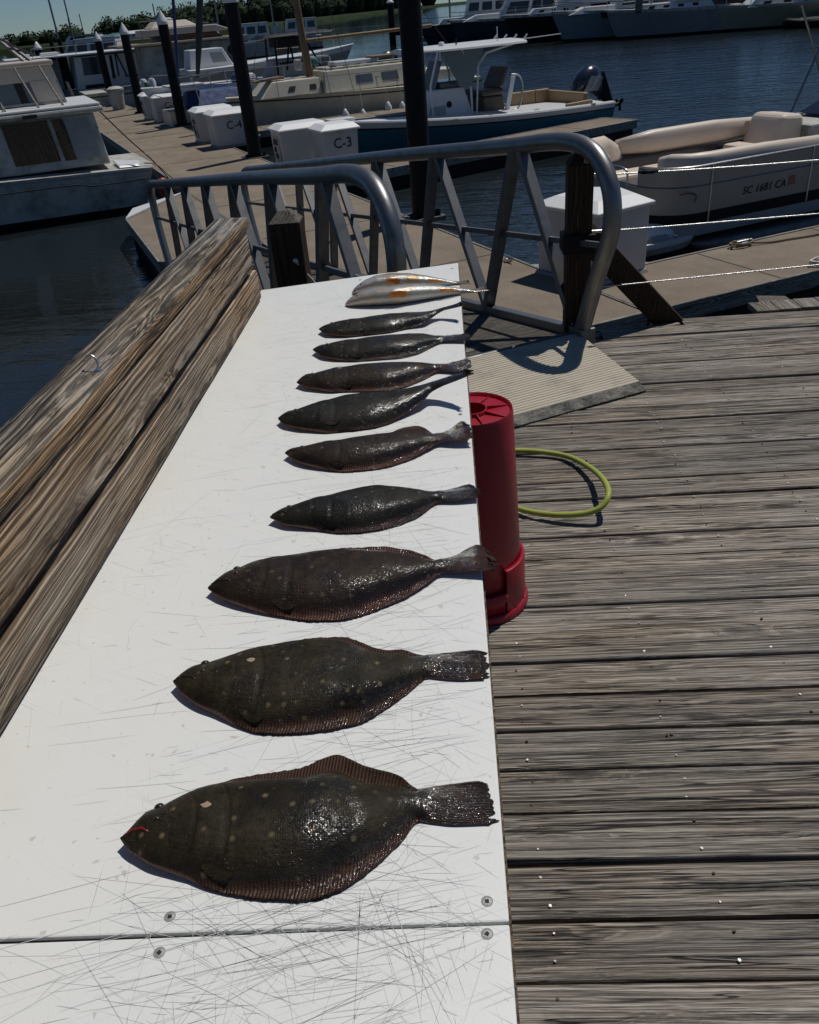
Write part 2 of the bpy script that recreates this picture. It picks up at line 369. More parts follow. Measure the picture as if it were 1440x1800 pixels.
# ------------------------------------------------------------------ water, sky side setting
g = G('river_water'); v = g.obj()
w1 = g.noise(g.vmath('MULTIPLY', v, (.55, 1.5, 1)), 1.0, 4, .55, **{'Distortion': .5})
w2 = g.noise(g.vmath('MULTIPLY', v, (2.2, 5.5, 1)), 1.0, 3, .55, **{'Distortion': .4})
w3 = g.noise(g.vmath('MULTIPLY', v, (.035, .10, 1)), 1.0, 3, .5)
calm = g.map(g.n('SeparateXYZ', {0: v}).outputs[0], -9.0, 2.0, .07, 1.0, True)
h = g.math('MULTIPLY_ADD', w2, .35, w1)
h = g.math('MULTIPLY', h, g.math('MULTIPLY', g.map(w3, .35, .65, .5, 1.2), calm))
M['water'] = g.out(col=g.mix(g.map(w3, .4, .65), (.010, .014, .015), (.021, .030, .034)), rough=.05, ior=1.45, nor=g.bump(h, .11, .95), spec=.5)
wb = MB(); wb.add([(-1500, -300, 0), (1500, -300, 0), (1500, 2500, 0), (-1500, 2500, 0)], [(0, 1, 2, 3)])
water = wb.build('water', M['water'], loc=(0, 0, WATER_Z)); water['kind'] = 'structure'

# ------------------------------------------------------------------ timber deck
PITCH, Y0 = .1472, 1.032
deck = struct('deck')
def plank_mesh(seed, L, w=.139, t=.036, nx=44):
    rr = random.Random(seed); m = MB(); rows = []
    e = .005
    for i in range(nx + 1):
        x = -L / 2 + L * i / nx
        j1 = noise.noise((x * 3.1, seed * 9.1, 0)) * .0028 + noise.noise((x * 17, seed * 3.3, 4)) * .0013
        j2 = noise.noise((x * 3.1, seed * 5.7, 7)) * .0028 + noise.noise((x * 17, seed * 2.9, 9)) * .0013
        zz = noise.noise((x * .8, seed * 4.1, 2)) * .003
        cup = .0016 * rr.choice((1, 1)) * (1 if seed % 2 else -1)
        y1, y2 = -w / 2 + j1, w / 2 + j2
        rows.append([(x, y1, -t), (x, y1, zz - e), (x, y1 + e * .8, zz - .0012 + cup), (x, y1 + .03, zz + cup * .3), (x, 0, zz - cup * .5), (x, y2 - .03, zz + cup * .3), (x, y2 - e * .8, zz - .0012 + cup), (x, y2, zz - e), (x, y2, -t)])
    m.grid(rows); n = 9
    m.f.append(tuple(range(n))); m.f.append(tuple(range(nx * n + n - 1, nx * n - 1, -1)))
    return m
variants = []
for sd_ in range(5):
    o = plank_mesh(sd_ + 1, 8.2).build('plank', M['deck'], deck, smooth=50)
    variants.append(o)
used = 0
interp_ = lambda x, xs, ys: ys[0] + (ys[1] - ys[0]) * x / xs[1] if x < xs[1] else ys[1] + (ys[2] - ys[1]) * (x - xs[1]) / (xs[2] - xs[1])
for k in range(-9, 29):
    yc = Y0 + PITCH * (k + .5)
    src = variants[k % 5]
    if used < 5: o = variants[used]; used += 1
    else:
        o = src.copy(); COL.objects.link(o); o.parent = deck
    o.location = (3.2 + R_.uniform(-.05, .05), yc + R_.uniform(-.0025, .0025), R_.uniform(-.004, .0015))
    o.rotation_euler = (R_.uniform(-.012, .012), 0, R_.uniform(-.0016, .0016) + (math.pi if R_.random() < .5 else 0))
    pl_seed = (k % 5) + 1
    crm = MB(); cr_ = random.Random(k * 7 + 3)
    for q in range(cr_.choice((3, 4, 5, 6))):
        Lc = cr_.choice((.18, .35, .6, 1.0)) * cr_.uniform(.7, 1.4); xa = cr_.uniform(-3.25, -.9); xa = -xa - Lc if o.rotation_euler.z > 1 else xa; yy = cr_.uniform(-.055, .055); wd = cr_.uniform(.0009, .0022); up, dn = [], []
        nn = max(6, int(Lc / .03)); jog = 0.0
        for i in range(nn + 1):
            t = i / nn; x = xa + Lc * t
            if cr_.random() < .09: jog += cr_.uniform(-.004, .004)
            y = yy + jog + noise.noise((x * 2.5, k, q)) * .010 + noise.noise((x * 21, k, q)) * .0012
            y = max(-.063, min(.063, y)); ww = wd * (math.sin(math.pi * min(1, max(0, t * .96 + .02))) ** .5) * (1 + .7 * noise.noise((x * 30, q, k)))
            cup = .0016 * (1 if pl_seed % 2 else -1); z = noise.noise((x * .8, pl_seed * 4.1, 2)) * .003 + cup * interp_(abs(y), (0, .0395, .0695), (-.5, .3, 1.0)) + .0028
            up.append((x, y + ww, z)); dn.append((x, y - ww, z))
        crm.grid([dn, up])
    so = crm.build('split', M['dark'], None); so.parent = o; so['kind'] = 'stuff'
    if k >= 27: o.location.x += 1.86 + (.0 if k == 27 else .45)
# the torn sliver beside the gangway and the short cross boards at the corner of the deck
sl = MB(); sl.prism([(.87, 5.055), (1.44, 5.195), (1.43, 5.235), (.84, 5.10)], -.036, -.004)
sl.build('plank', M['deck'], deck, bevel=.003)
for i in range(8):
    x = 2.02 + i * .145
    cb = MB().box(-.09, .09, -.069, .069, -.036, .004)
    o = cb.build('plank', M['deck'], deck, bevel=.004); o.location = (x, 5.40 + i * .01, .004); o.rotation_euler = (0, 0, rad(90 + R_.uniform(-2, 2)))
# joists and edge beam
jb = MB()
for x in [.155 + .41 * i for i in range(-6, 17)]: jb.box(x - .019, x + .019, -.5, 5.0, -.19, -.039)
jb.box(-2.4, .9, 4.95, 5.0, -.24, -.039)
jb.box(.95, 7, 5.22, 5.26, -.30, -.039)
jb.build('joist', M['post'], deck)
for x in (1.6, 4.2, -1.6): MB().lathe([(.12, -3), (.12, -.2)], 12, (x, 5.0, 0)).build('pile_leg', M['post'], deck, smooth=True)
# nails: two per board over each joist
nm = MB().lathe([(.0, .0012), (.0038, .0012), (.0048, .0004), (.0048, -.002)], 10)
nail0 = None
for k in range(-1, 27):
    yc = Y0 + PITCH * (k + .5)
    for j in range(0, 6):
        x = .155 + .41 * j
        if j > 1 + k * .22: continue
        for s_ in (-1, 1):
            if R_.random() < .12: continue
            loc = (x + R_.uniform(-.012, .014), yc + s_ * (.036 + R_.uniform(-.008, .008)), .0018 + R_.uniform(-.001, .001))
            if loc[1] > 4.1 and loc[0] < 1.05: continue
            if nail0 is None:
                o = nail0 = nm.build('nail', M['nailhead'], deck, smooth=True); nail1 = nm.build('nail', M['rust'], deck, smooth=True); nail1.location = (.57, 1.74, .0016)
            else: o = (nail0 if R_.random() < .62 else nail1).copy(); COL.objects.link(o); o.parent = deck
            o.location = loc; o.rotation_euler = (R_.uniform(-.25, .25), R_.uniform(-.25, .25), 0)
            sc_ = R_.uniform(.6, 1.0); o.scale = (sc_, sc_, 1)

# ------------------------------------------------------------------ fish-cleaning table
TZ = .95
table = thing('cleaning_table', 'long white fish cleaning table scored with knife marks, rows of fish on it', 'table', (-.34, 1.6, 0))
seam = lambda x: .558 + (x + .565) * .0205
near_panel = MB().prism([(-.74, -.6), (.030, -.6), (.030, seam(.03) - .0018), (-.74, seam(-.74) - .003)], TZ - .017, TZ)
far_panel = MB().prism([(-.74, seam(-.74) + .003), (.030, seam(.03) + .0012), (.030, 3.40), (-.712, 3.205), (-.74, 3.2)], TZ - .017, TZ)
near_panel.build('top_panel', M['hdpe'], table, bevel=.0025)
far_panel.build('top_panel', M['hdpe'], table, bevel=.0025)
core = MB().prism([(-.74, -.6), (.0335, -.6), (.0335, 3.405), (-.74, 3.19)], TZ - .036, TZ - .0175)
core.build('plywood_core', M['plywood'], table, bevel=.001)
MB().prism([(-.739, seam(-.739) - .004), (.029, seam(.029) - .003), (.029, seam(.029) + .003), (-.739, seam(-.739) + .004)], TZ - .0172, TZ - .006).build('seam_gap', M['dark'], table)
leg = MB().box(-.045, .045, -.045, .045, 0, TZ - .036)
for x in (-.08, -.62):
    for y in (.2, 1.7, 3.0):
        o = leg.build('leg', M['post'], None); o.parent = table; o.location = (x + .34, y - 1.6, 0)
MB().box(-.60, -.10, .18, .22, .70, .79).build('cross_rail', M['post'], table)
MB().box(-.60, -.10, 2.95, 2.99, .70, .79).build('cross_rail', M['post'], table)
M['screw'] = paint('dull_screw', (.36, .36, .35), rough=.5, metal=.6, grime=.4, scale=90, dirt=(.10, .085, .07))
def screw(x, y, r=.0055):
    o = MB().lathe([(0, .0003), (r * .80, .0005), (r, .0002), (r, -.002)], 18).build('screw', M['screw'], None, smooth=True)
    o.parent = table; o.location = (x + .34, y - 1.6, TZ); BASE[o.name] = Vector((0, 0, 0))
    s = r * .40
    q = MB().box(-s, s, -s, s, .0001, .0009).build('square_drive', M['dark'], None); q.parent = o; q.rotation_euler = (0, 0, R_.random())
    h = MB().lathe([(r, .0004), (r * 1.28, .0003)], 18).build('countersink', M['scratch'], None); h.parent = o
for x, y in ((.006, .597), (.004, .557), (-.37, .585), (-.37, .541)): screw(x, y)
for x, y in ((.005, 3.32), (.009, 2.677), (-.356, 3.247), (.006, 1.95)): screw(x, y, .0045)
# knife scores, thin slivers lying on the panels
def scores(n, name, mat, wmin, wmax, seed):
    rr = random.Random(seed); m = MB()
    for i in range(n):
        q = rr.random()
        if q < .62: x, y = rr.gauss(-.15, .13), .38 + abs(rr.gauss(0, .8))
        elif q < .82: x, y = rr.gauss(-.2, .2), rr.uniform(.3, .62)
        else: x, y = rr.uniform(-.66, .0), rr.uniform(.3, 3.1)
        a = rr.choice((rr.gauss(.32, .20), rr.gauss(.30, .14), rr.gauss(-.28, .2), rr.gauss(.12, .12), rr.gauss(.2, .1), rr.gauss(1.3, .25), rr.gauss(-1.0, .3)))
        L = min(.42, max(.02, rr.expovariate(1 / .13)))
        if abs(a) > .8: L *= .6
        wd = rr.uniform(wmin, wmax); cx, sy = math.cos(a), math.sin(a); cur = rr.gauss(0, .009) * L
        N = 6; up = []; dn = []
        ok = True
        for k in range(N + 1):
            t = k / N - .5; ww = wd * .5 * (1 - (2 * abs(t)) ** 2.2) ** .6 if abs(t) < .5 else 0
            px = x + cx * t * L - sy * cur * (4 * t * t - 1); py = y + sy * t * L + cx * cur * (4 * t * t - 1)
            if px > .026 or px < -.70 or py > 3.12: ok = False
            up.append((px - sy * ww, py + cx * ww, TZ + .00025)); dn.append((px + sy * ww, py - cx * ww, TZ + .00025))
        if ok: m.grid([dn, up])
    o = m.build(name, mat, table); o['kind'] = 'stuff'
scores(1300, 'knife_marks', M['scratch_light'], .0004, .0010, 3)
scores(190, 'deep_knife_marks', M['scratch'], .0003, .0006, 5)

# ------------------------------------------------------------------ backboard of three weathered planks
bb = thing('timber_backboard', 'weathered three plank wooden backboard running along the water side of the white table', 'backboard', (-.74, 1.3, TZ))
def rough_board(x0, x1, z0, z1, y0, y1, seed, amp=.0028, ny=90):
    m = MB(); rows = []; e = .003
    for i in range(ny + 1):
        y = y0 + (y1 - y0) * i / ny
        a = noise.noise((y * 2.2, seed, 0)) * amp + noise.noise((y * 11, seed, 3)) * amp * .6 + noise.noise((y * 37, seed, 5)) * amp * .3
        b = noise.noise((y * 2.2, seed, 9)) * amp + noise.noise((y * 11, seed, 13)) * amp * .6 + noise.noise((y * 37, seed, 15)) * amp * .3
        d = noise.noise((y * 1.5, seed, 21)) * amp * .6
        f = 0 if i < ny else -.003
        rows.append([(x0, y, z0 + e), (x0 + e, y, z0), (x1 - e, y, z0 + a), (x1 + d, y, z0 + a + e), (x1 + d * .5 + .001, y, (z0 + z1) / 2), (x1 + d, y, z1 + b - e), (x1 - e + d, y, z1 + b), ((x0 + x1) / 2, y, z1 + b * .5 + .001), (x0 + e, y, z1 - b * .5), (x0, y, z1 - e)])
    m.grid(rows, True); n = 10
    m.f.append(tuple(range(n - 1, -1, -1))); m.f.append(tuple(range(ny * n, ny * n + n)))
    return m
MB().box(-.80, -.756, -.4, 2.98, 1.0, 1.15).build('gap_darkening_board', M['post'], bb)  # dark board added behind the plank gap so the gap reads black
rough_board(-.752, -.712, .957, 1.064, -.4, 3.06, 3.3, .003).build('plank', M['board'], bb, smooth=45, origin=(-.73, 1.2, 1.01))
rough_board(-.752, -.711, 1.086, 1.2145, -.4, 3.00, 8.1, .002).build('plank', M['board'], bb, smooth=45, origin=(-.73, 1.5, 1.15))
capb = rough_board(-.826, -.708, 1.218, 1.256, -.4, 3.04, 5.9, .0022).build('cap_plank', M['cap'], bb, smooth=45, origin=(-.77, 1.1, 1.237))
bs = MB(); cr_ = random.Random(21)
for q in range(46):
    z0, z1 = cr_.choice(((.972, 1.055), (1.10, 1.205), (1.10, 1.205), (1.224, 1.25))); zc = cr_.uniform(z0, z1); xf = -.7103 if z0 < 1.05 else (-.7093 if z0 < 1.2 else -.7063)
    ya = cr_.uniform(.7, 2.8); Lc = cr_.choice((.06, .15, .3)) * cr_.uniform(.6, 1.5); wd = cr_.uniform(.0004, .0012); up, dn = [], []
    for i in range(13):
        t = i / 12; y = min(2.98, ya + Lc * t); z = zc + noise.noise((y * 4, q, 0)) * .006 + noise.noise((y * 30, q, 0)) * .001; ww = wd * math.sin(math.pi * (t * .96 + .02)) ** .5
        up.append((xf, y, z + ww)); dn.append((xf, y, z - ww))
    bs.grid([up, dn])
bsp = bs.build('split', M['dark'], bb); bsp['kind'] = 'stuff'
for y in (.3, 1.6, 2.8): MB().box(-.84, -.753, y, y + .089, .0, 1.216).build('upright', M['post'], bb)
hk = MB(); hx, hy, hz = -.737, 1.60, 1.256
hk.lathe([(.0, .003), (.008, .0025), (.009, 0)], 14, (hx, hy, hz))
arc = [(hx, hy, hz), (hx + .003, hy + .003, hz + .014)] + [(hx + .003 - .015 * (1 - math.cos(t)), hy + .004 + .003 * t, hz + .014 + .017 * math.sin(t)) for t in (.4, .8, 1.2, 1.6, 2.0, 2.4, 2.8, 3.1)]
hk.tube(arc, .0024, 8)
hk.build('cup_hook', M['steel'], capb, smooth=True)

# ------------------------------------------------------------------ fish
# name, snout x, snout y, heading, length, tail lift, far edge and near edge offsets (tenths of a mm)
FISH = [
 ('f1', -0.4587, 0.6829, 0.1056, 0.4824, 0, [0, 134, 298, 414, 452, 475, 520, 577, 632, 681, 725, 765, 803, 839, 874, 902, 917, 925, 931, 938, 944, 950, 956, 959, 961, 963, 967, 984, 1020, 1059, 1083, 1097, 1085, 1022, 938, 862, 797, 745, 701, 659, 616, 571, 497, 411, 378, 385, 392, 397, 401, 403, 404, 405, 407, 408, 394, 348], [0, -124, -206, -269, -336, -396, -442, -482, -522, -562, -602, -648, -703, -757, -801, -839, -877, -910, -937, -961, -986, -1009, -1028, -1044, -1060, -1076, -1090, -1098, -1095, -1088, -1074, -1048, -1016, -980, -932, -870, -805, -738, -664, -584, -500, -415, -300, -182, -153, -182, -208, -232, -255, -272, -281, -288, -295, -301, -308, -314]),
 ('f2', -0.47, 0.9737, 0.0454, 0.497, 0, [0, 191, 313, 381, 410, 422, 448, 489, 533, 580, 631, 683, 735, 787, 833, 866, 890, 914, 937, 960, 979, 994, 1005, 1016, 1019, 1012, 999, 987, 975, 962, 939, 888, 817, 742, 673, 613, 557, 514, 500, 507, 502, 454, 394, 374, 380, 387, 393, 400, 406, 413, 419, 425, 431, 437, 424, 373], [0, -130, -246, -337, -414, -486, -546, -597, -646, -702, -767, -836, -900, -955, -1006, -1057, -1098, -1120, -1132, -1142, -1152, -1163, -1171, -1174, -1171, -1166, -1161, -1155, -1144, -1128, -1110, -1091, -1073, -1049, -1005, -942, -872, -801, -729, -650, -561, -469, -376, -268, -176, -163, -193, -216, -236, -254, -268, -274, -277, -279, -282, -284]),
 ('f3', -0.4731, 1.2206, 0.0742, 0.5297, 0.015, [0, 222, 375, 485, 548, 566, 612, 689, 753, 794, 826, 858, 889, 920, 948, 973, 998, 1022, 1047, 1071, 1092, 1109, 1124, 1139, 1154, 1160, 1148, 1127, 1105, 1082, 1060, 1038, 1016, 988, 947, 898, 847, 797, 746, 686, 611, 529, 449, 383, 355, 365, 389, 418, 463, 523, 587, 652, 697, 655, 495, 288], [0, -107, -207, -288, -356, -420, -482, -536, -586, -636, -687, -735, -781, -824, -864, -902, -939, -975, -1011, -1043, -1063, -1077, -1091, -1104, -1117, -1128, -1125, -1105, -1077, -1048, -1017, -978, -931, -881, -832, -783, -734, -682, -619, -542, -459, -376, -293, -188, -86, -58, -77, -96, -115, -136, -157, -179, -200, -221, -242, -264]),
 ('f4', -0.3996, 1.4619, 0.1417, 0.4407, 0.01, [0, 134, 224, 286, 325, 329, 330, 358, 400, 442, 484, 526, 564, 596, 627, 658, 688, 719, 749, 776, 801, 825, 849, 873, 895, 911, 920, 927, 934, 929, 902, 862, 823, 785, 748, 711, 675, 635, 587, 534, 478, 422, 378, 361, 364, 372, 379, 387, 398, 412, 427, 442, 457, 473, 441, 315], [0, -79, -158, -235, -299, -339, -367, -396, -424, -454, -485, -516, -548, -585, -627, -671, -711, -741, -762, -781, -799, -817, -830, -832, -830, -828, -827, -822, -810, -791, -771, -751, -731, -706, -671, -630, -589, -547, -493, -418, -334, -250, -164, -92, -63, -71, -89, -107, -125, -138, -145, -149, -152, -156, -159, -163]),
 ('f5', -0.4142, 1.7528, 0.1082, 0.4479, 0.02, [0, 161, 217, 226, 230, 215, 205, 224, 254, 283, 313, 343, 372, 396, 415, 431, 448, 464, 480, 497, 513, 529, 544, 557, 570, 582, 594, 607, 619, 632, 644, 660, 685, 715, 744, 773, 792, 789, 775, 762, 723, 628, 497, 371, 293, 282, 301, 320, 347, 398, 475, 561, 647, 701, 654, 496], [0, -124, -248, -359, -444, -514, -577, -629, -676, -722, -769, -816, -861, -901, -934, -962, -991, -1015, -1028, -1033, -1036, -1040, -1043, -1047, -1047, -1042, -1034, -1026, -1018, -1006, -983, -948, -909, -870, -831, -793, -754, -708, -648, -581, -512, -444, -375, -307, -240, -200, -205, -231, -258, -284, -307, -320, -328, -334, -341, -347]),
 ('f6', -0.4638, 1.9517, 0.1326, 0.5068, 0.085, [0, 209, 333, 387, 387, 364, 377, 426, 484, 541, 597, 649, 695, 740, 784, 828, 873, 917, 959, 989, 1000, 1001, 1003, 1005, 1006, 1002, 991, 976, 961, 947, 932, 917, 900, 879, 854, 828, 801, 776, 757, 746, 738, 730, 722, 710, 692, 672, 651, 630, 601, 556, 499, 442, 384, 325, 263, 199], [0, -234, -359, -431, -503, -570, -626, -671, -712, -754, -795, -837, -877, -909, -923, -930, -937, -945, -952, -959, -964, -965, -964, -961, -959, -956, -947, -923, -888, -850, -808, -758, -699, -637, -576, -514, -451, -386, -320, -254, -187, -112, -6, 115, 191, 207, 202, 188, 155, 109, 60, 11, -38, -87, -136, -186]),
 ('f7', -0.4498, 2.1894, 0.1306, 0.4999, 0.01, [0, 270, 453, 555, 545, 472, 462, 503, 544, 584, 625, 665, 697, 714, 724, 735, 746, 756, 767, 778, 788, 795, 794, 790, 786, 782, 778, 774, 770, 766, 756, 739, 717, 696, 674, 653, 631, 610, 586, 558, 523, 487, 450, 419, 405, 406, 413, 420, 427, 435, 447, 467, 490, 513, 536, 559], [0, -124, -237, -323, -383, -433, -484, -535, -586, -637, -680, -705, -716, -725, -737, -754, -775, -796, -817, -838, -859, -880, -901, -922, -943, -964, -985, -1003, -1006, -987, -958, -930, -901, -868, -820, -759, -694, -628, -563, -494, -415, -324, -229, -144, -103, -121, -164, -208, -251, -294, -320, -309, -279, -250, -220, -190]),
 ('f8', -0.4373, 2.4483, 0.0895, 0.4869, 0.01, [0, 191, 325, 378, 360, 334, 346, 377, 408, 439, 467, 488, 502, 513, 525, 537, 549, 561, 573, 585, 596, 605, 611, 617, 623, 629, 635, 641, 649, 658, 666, 675, 684, 692, 697, 698, 698, 697, 686, 647, 587, 521, 461, 421, 404, 396, 388, 380, 372, 365, 359, 353, 349, 344, 339, 334], [0, -178, -355, -504, -595, -654, -712, -766, -810, -843, -874, -904, -934, -962, -983, -994, -1000, -1007, -1013, -1020, -1026, -1033, -1038, -1044, -1049, -1055, -1060, -1065, -1071, -1073, -1064, -1038, -1005, -972, -939, -907, -859, -782, -689, -596, -502, -408, -315, -225, -152, -114, -114, -130, -147, -165, -189, -217, -246, -275, -304, -334]),
 ('f9', -0.4422, 2.6409, 0.1201, 0.4791, 0.05, [0, 201, 334, 395, 431, 464, 495, 525, 549, 563, 572, 582, 591, 600, 609, 618, 627, 636, 647, 659, 672, 684, 697, 709, 722, 734, 747, 757, 758, 748, 734, 720, 706, 691, 676, 654, 625, 593, 561, 529, 496, 467, 448, 438, 432, 426, 420, 414, 404, 385, 360, 332, 304, 276, 248, 221], [0, -209, -382, -477, -519, -554, -589, -624, -658, -684, -694, -698, -701, -704, -707, -710, -713, -714, -713, -712, -711, -710, -709, -708, -707, -705, -695, -671, -642, -613, -584, -555, -527, -505, -493, -485, -477, -470, -462, -450, -410, -326, -222, -119, -31, 35, 89, 136, 147, 111, 57, 2, -52, -107, -161, -215]),
 ('w1', -0.3841, 2.9293, 0.173, 0.5104, 0.0, [0, 162, 293, 369, 418, 455, 463, 451, 434, 417, 400, 381, 357, 327, 297, 266, 235, 205, 175, 153, 140, 130, 121, 112, 103, 93, 84, 75, 66, 57, 52, 49, 48, 47, 45, 44, 43, 42, 40, 39, 28, -3, -44, -84, -125, -166, -203, -231, -254, -276, -256, -153, -10, 133, 276, 420], [0, -428, -655, -773, -864, -925, -976, -1026, -1077, -1127, -1178, -1226, -1267, -1301, -1333, -1364, -1396, -1428, -1459, -1491, -1506, -1488, -1450, -1411, -1371, -1332, -1293, -1254, -1214, -1176, -1142, -1114, -1088, -1063, -1037, -1011, -986, -956, -920, -879, -838, -797, -756, -715, -676, -641, -608, -575, -542, -516, -509, -513, -518, -523, -528, -533]),
 ('w2', -0.3705, 3.0577, 0.1034, 0.4314, 0.0, [0, 264, 434, 545, 647, 739, 816, 885, 954, 1016, 1053, 1058, 1050, 1041, 1033, 1025, 1016, 1004, 983, 957, 931, 905, 879, 852, 826, 800, 774, 748, 726, 709, 694, 679, 664, 649, 635, 620, 605, 590, 575, 560, 544, 521, 488, 451, 414, 377, 340, 303, 270, 254, 259, 273, 286, 300, 314, 327], [0, -198, -381, -499, -540, -550, -560, -570, -577, -573, -554, -530, -505, -481, -457, -432, -410, -393, -380, -370, -359, -349, -338, -327, -317, -306, -301, -306, -318, -329, -341, -353, -364, -376, -388, -399, -411, -423, -433, -436, -428, -414, -400, -386, -372, -358, -344, -330, -319, -315, -318, -322, -326, -329, -333, -337]),
]
def fish_mat(name, dark, mid, spot, fin_a, fin_b, spots=1.0, wet=1.0, under=(.22, .12, .09)):
    g = G(name); v = g.obj(); r = g.rnd()
    off = g.n('CombineXYZ', {0: g.math('MULTIPLY', r, 9.0), 1: g.math('MULTIPLY', r, 5.0), 2: 0.0})
    P = g.vmath('ADD', v, off.outputs[0])
    fin = g.n('Attribute', attribute_name='fin').outputs['Fac']
    sv = g.n('Attribute', attribute_name='along').outputs['Fac']
    low = g.n('Attribute', attribute_name='edge').outputs['Fac']
    n1 = g.noise(P, 24, 5, .65); n2 = g.noise(P, 120, 4, .65); n3 = g.noise(P, 9, 3, .55)
    t = g.math('MULTIPLY_ADD', n2, .4, g.math('MULTIPLY', n1, .6))
    c = g.ramp(t, [(.36, dark), (.52, mid), (.68, [x * 1.9 for x in mid])])
    c = g.mix(g.map(n3, .50, .68, 0, .55), c, [x * .5 for x in dark])
    vo = g.n('TexVoronoi', {'Vector': P, 'Scale': 42.0, 'Randomness': .9}).outputs['Distance']
    sp = g.math('MULTIPLY', g.map(vo, .04, .24, 1, 0, True), g.map(n3, .34, .46))
    c = g.mix(g.math('MULTIPLY', sp, .7 * spots), c, spot)
    # scale rows
    scv = g.n('TexVoronoi', {'Vector': g.vmath('MULTIPLY', P, (330, 430, 330)), 'Scale': 1.0, 'Randomness': .35}).outputs['Distance']
    c = g.mix(g.map(scv, .35, .75, 0, .35), c, [x * .55 for x in dark])
    ray = g.math('MULTIPLY_ADD', g.math('SINE', g.math('MULTIPLY', g.n('Attribute', attribute_name='ray').outputs['Fac'], 6.2832)), .5, .5)
    fc = g.mix(ray, fin_a, fin_b); fc = g.mix(g.map(n1, .45, .7, 0, .55), fc, dark)
    c = g.mix(g.math('MULTIPLY', fin, g.map(sv, .80, .86, 1.0, .5)), c, fc)
    c = g.mix(g.map(low, .0, 1.0, 0, .85), c, under)
    h = g.math('MULTIPLY_ADD', scv, -.25, g.math('MULTIPLY', n2, .55))
    h = g.math('MULTIPLY_ADD', g.math('MULTIPLY', ray, fin), .55, h)
    wetm = g.map(g.noise(g.vmath('ADD', P, (2.2, .7, 0)), 13, 2, .5), .50, .62, 0, 1)
    tv0 = g.n('Attribute', attribute_name='across').outputs['Fac']
    zone = g.math('MAXIMUM', g.map(sv, .74, .82), g.math('MULTIPLY', g.map(tv0, -.35, -.62), g.map(sv, .38, .55)))
    wetm = g.math('MAXIMUM', g.math('MULTIPLY', wetm, g.map(sv, .25, .7, .2, .65)), g.math('MULTIPLY', zone, g.map(g.noise(P, 31, 2, .5), .36, .46)))
    drops = g.map(g.noise(P, 210, 2, .5), .56, .66)
    h = g.math('MULTIPLY_ADD', g.math('MULTIPLY', drops, wetm), 1.6 * wet, h)
    h = g.math('MULTIPLY_ADD', g.noise(P, 45, 3, .6), .7, h)
    rough = g.math('MULTIPLY_ADD', wetm, -.42, .60)
    # gill cover and cheek lines
    tv = g.n('Attribute', attribute_name='across').outputs['Fac']
    t2 = g.math('MULTIPLY', tv, tv)
    for base, bend, dk in ((.250, .055, .45), (.165, .05, .28), (.125, .02, .2)):
        gl = g.math('MULTIPLY_ADD', t2, -bend, base + bend)
        dd = g.math('SUBTRACT', sv, g.math('MULTIPLY_ADD', tv, -.02, gl))
        ln = g.map(g.math('ABSOLUTE', dd), .0, .006, 1, 0, True)
        c = g.mix(g.math('MULTIPLY', ln, dk), c, [x * .3 for x in dark])
        ed = g.map(g.math('ABSOLUTE', g.math('ADD', dd, .010)), .0, .004, 1, 0, True)
        c = g.mix(g.math('MULTIPLY', ed, dk * .35), c, [x * 2.4 for x in mid])
    nb = g.bump(h, .0017)
    g.set(g.b.inputs['Coat Normal'], nb)
    return g.out(col=c, rough=rough, nor=nb, spec=.16, coat=wetm, coatr=.09)
M['flounder'] = fish_mat('flounder_skin', (.0085, .0066, .0038), (.026, .020, .0112), (.20, .155, .085), (.030, .016, .010), (.068, .031, .019))
M['flounder_black'] = fish_mat('dark_flounder_skin', (.0052, .0050, .0040), (.0175, .0162, .012), (.14, .13, .10), (.024, .014, .010), (.050, .027, .019))
M['flounder_red'] = fish_mat('reddish_flounder_skin', (.0090, .0062, .0045), (.027, .0175, .012), (.13, .095, .062), (.050, .023, .016), (.105, .047, .034))
M['eye'] = flat('fish_eye', (.016, .012, .008), rough=.3, spec=.4)
M['mouth'] = flat('fish_mouth_red', (.20, .012, .012), rough=.3)
M['flesh'] = flat('pale_flesh', (.36, .27, .18), rough=.35)

def interp(x, xs, ys):
    if x <= xs[0]: return ys[0]
    for i in range(1, len(xs)):
        if x <= xs[i]:
            t = (x - xs[i - 1]) / (xs[i] - xs[i - 1]); return ys[i - 1] + (ys[i] - ys[i - 1]) * t
    return ys[-1]
def hlist(a, s):
    f = s * (len(a) - 1); i = min(int(f), len(a) - 2); return (a[i] + (a[i + 1] - a[i]) * (f - i)) * 1e-4

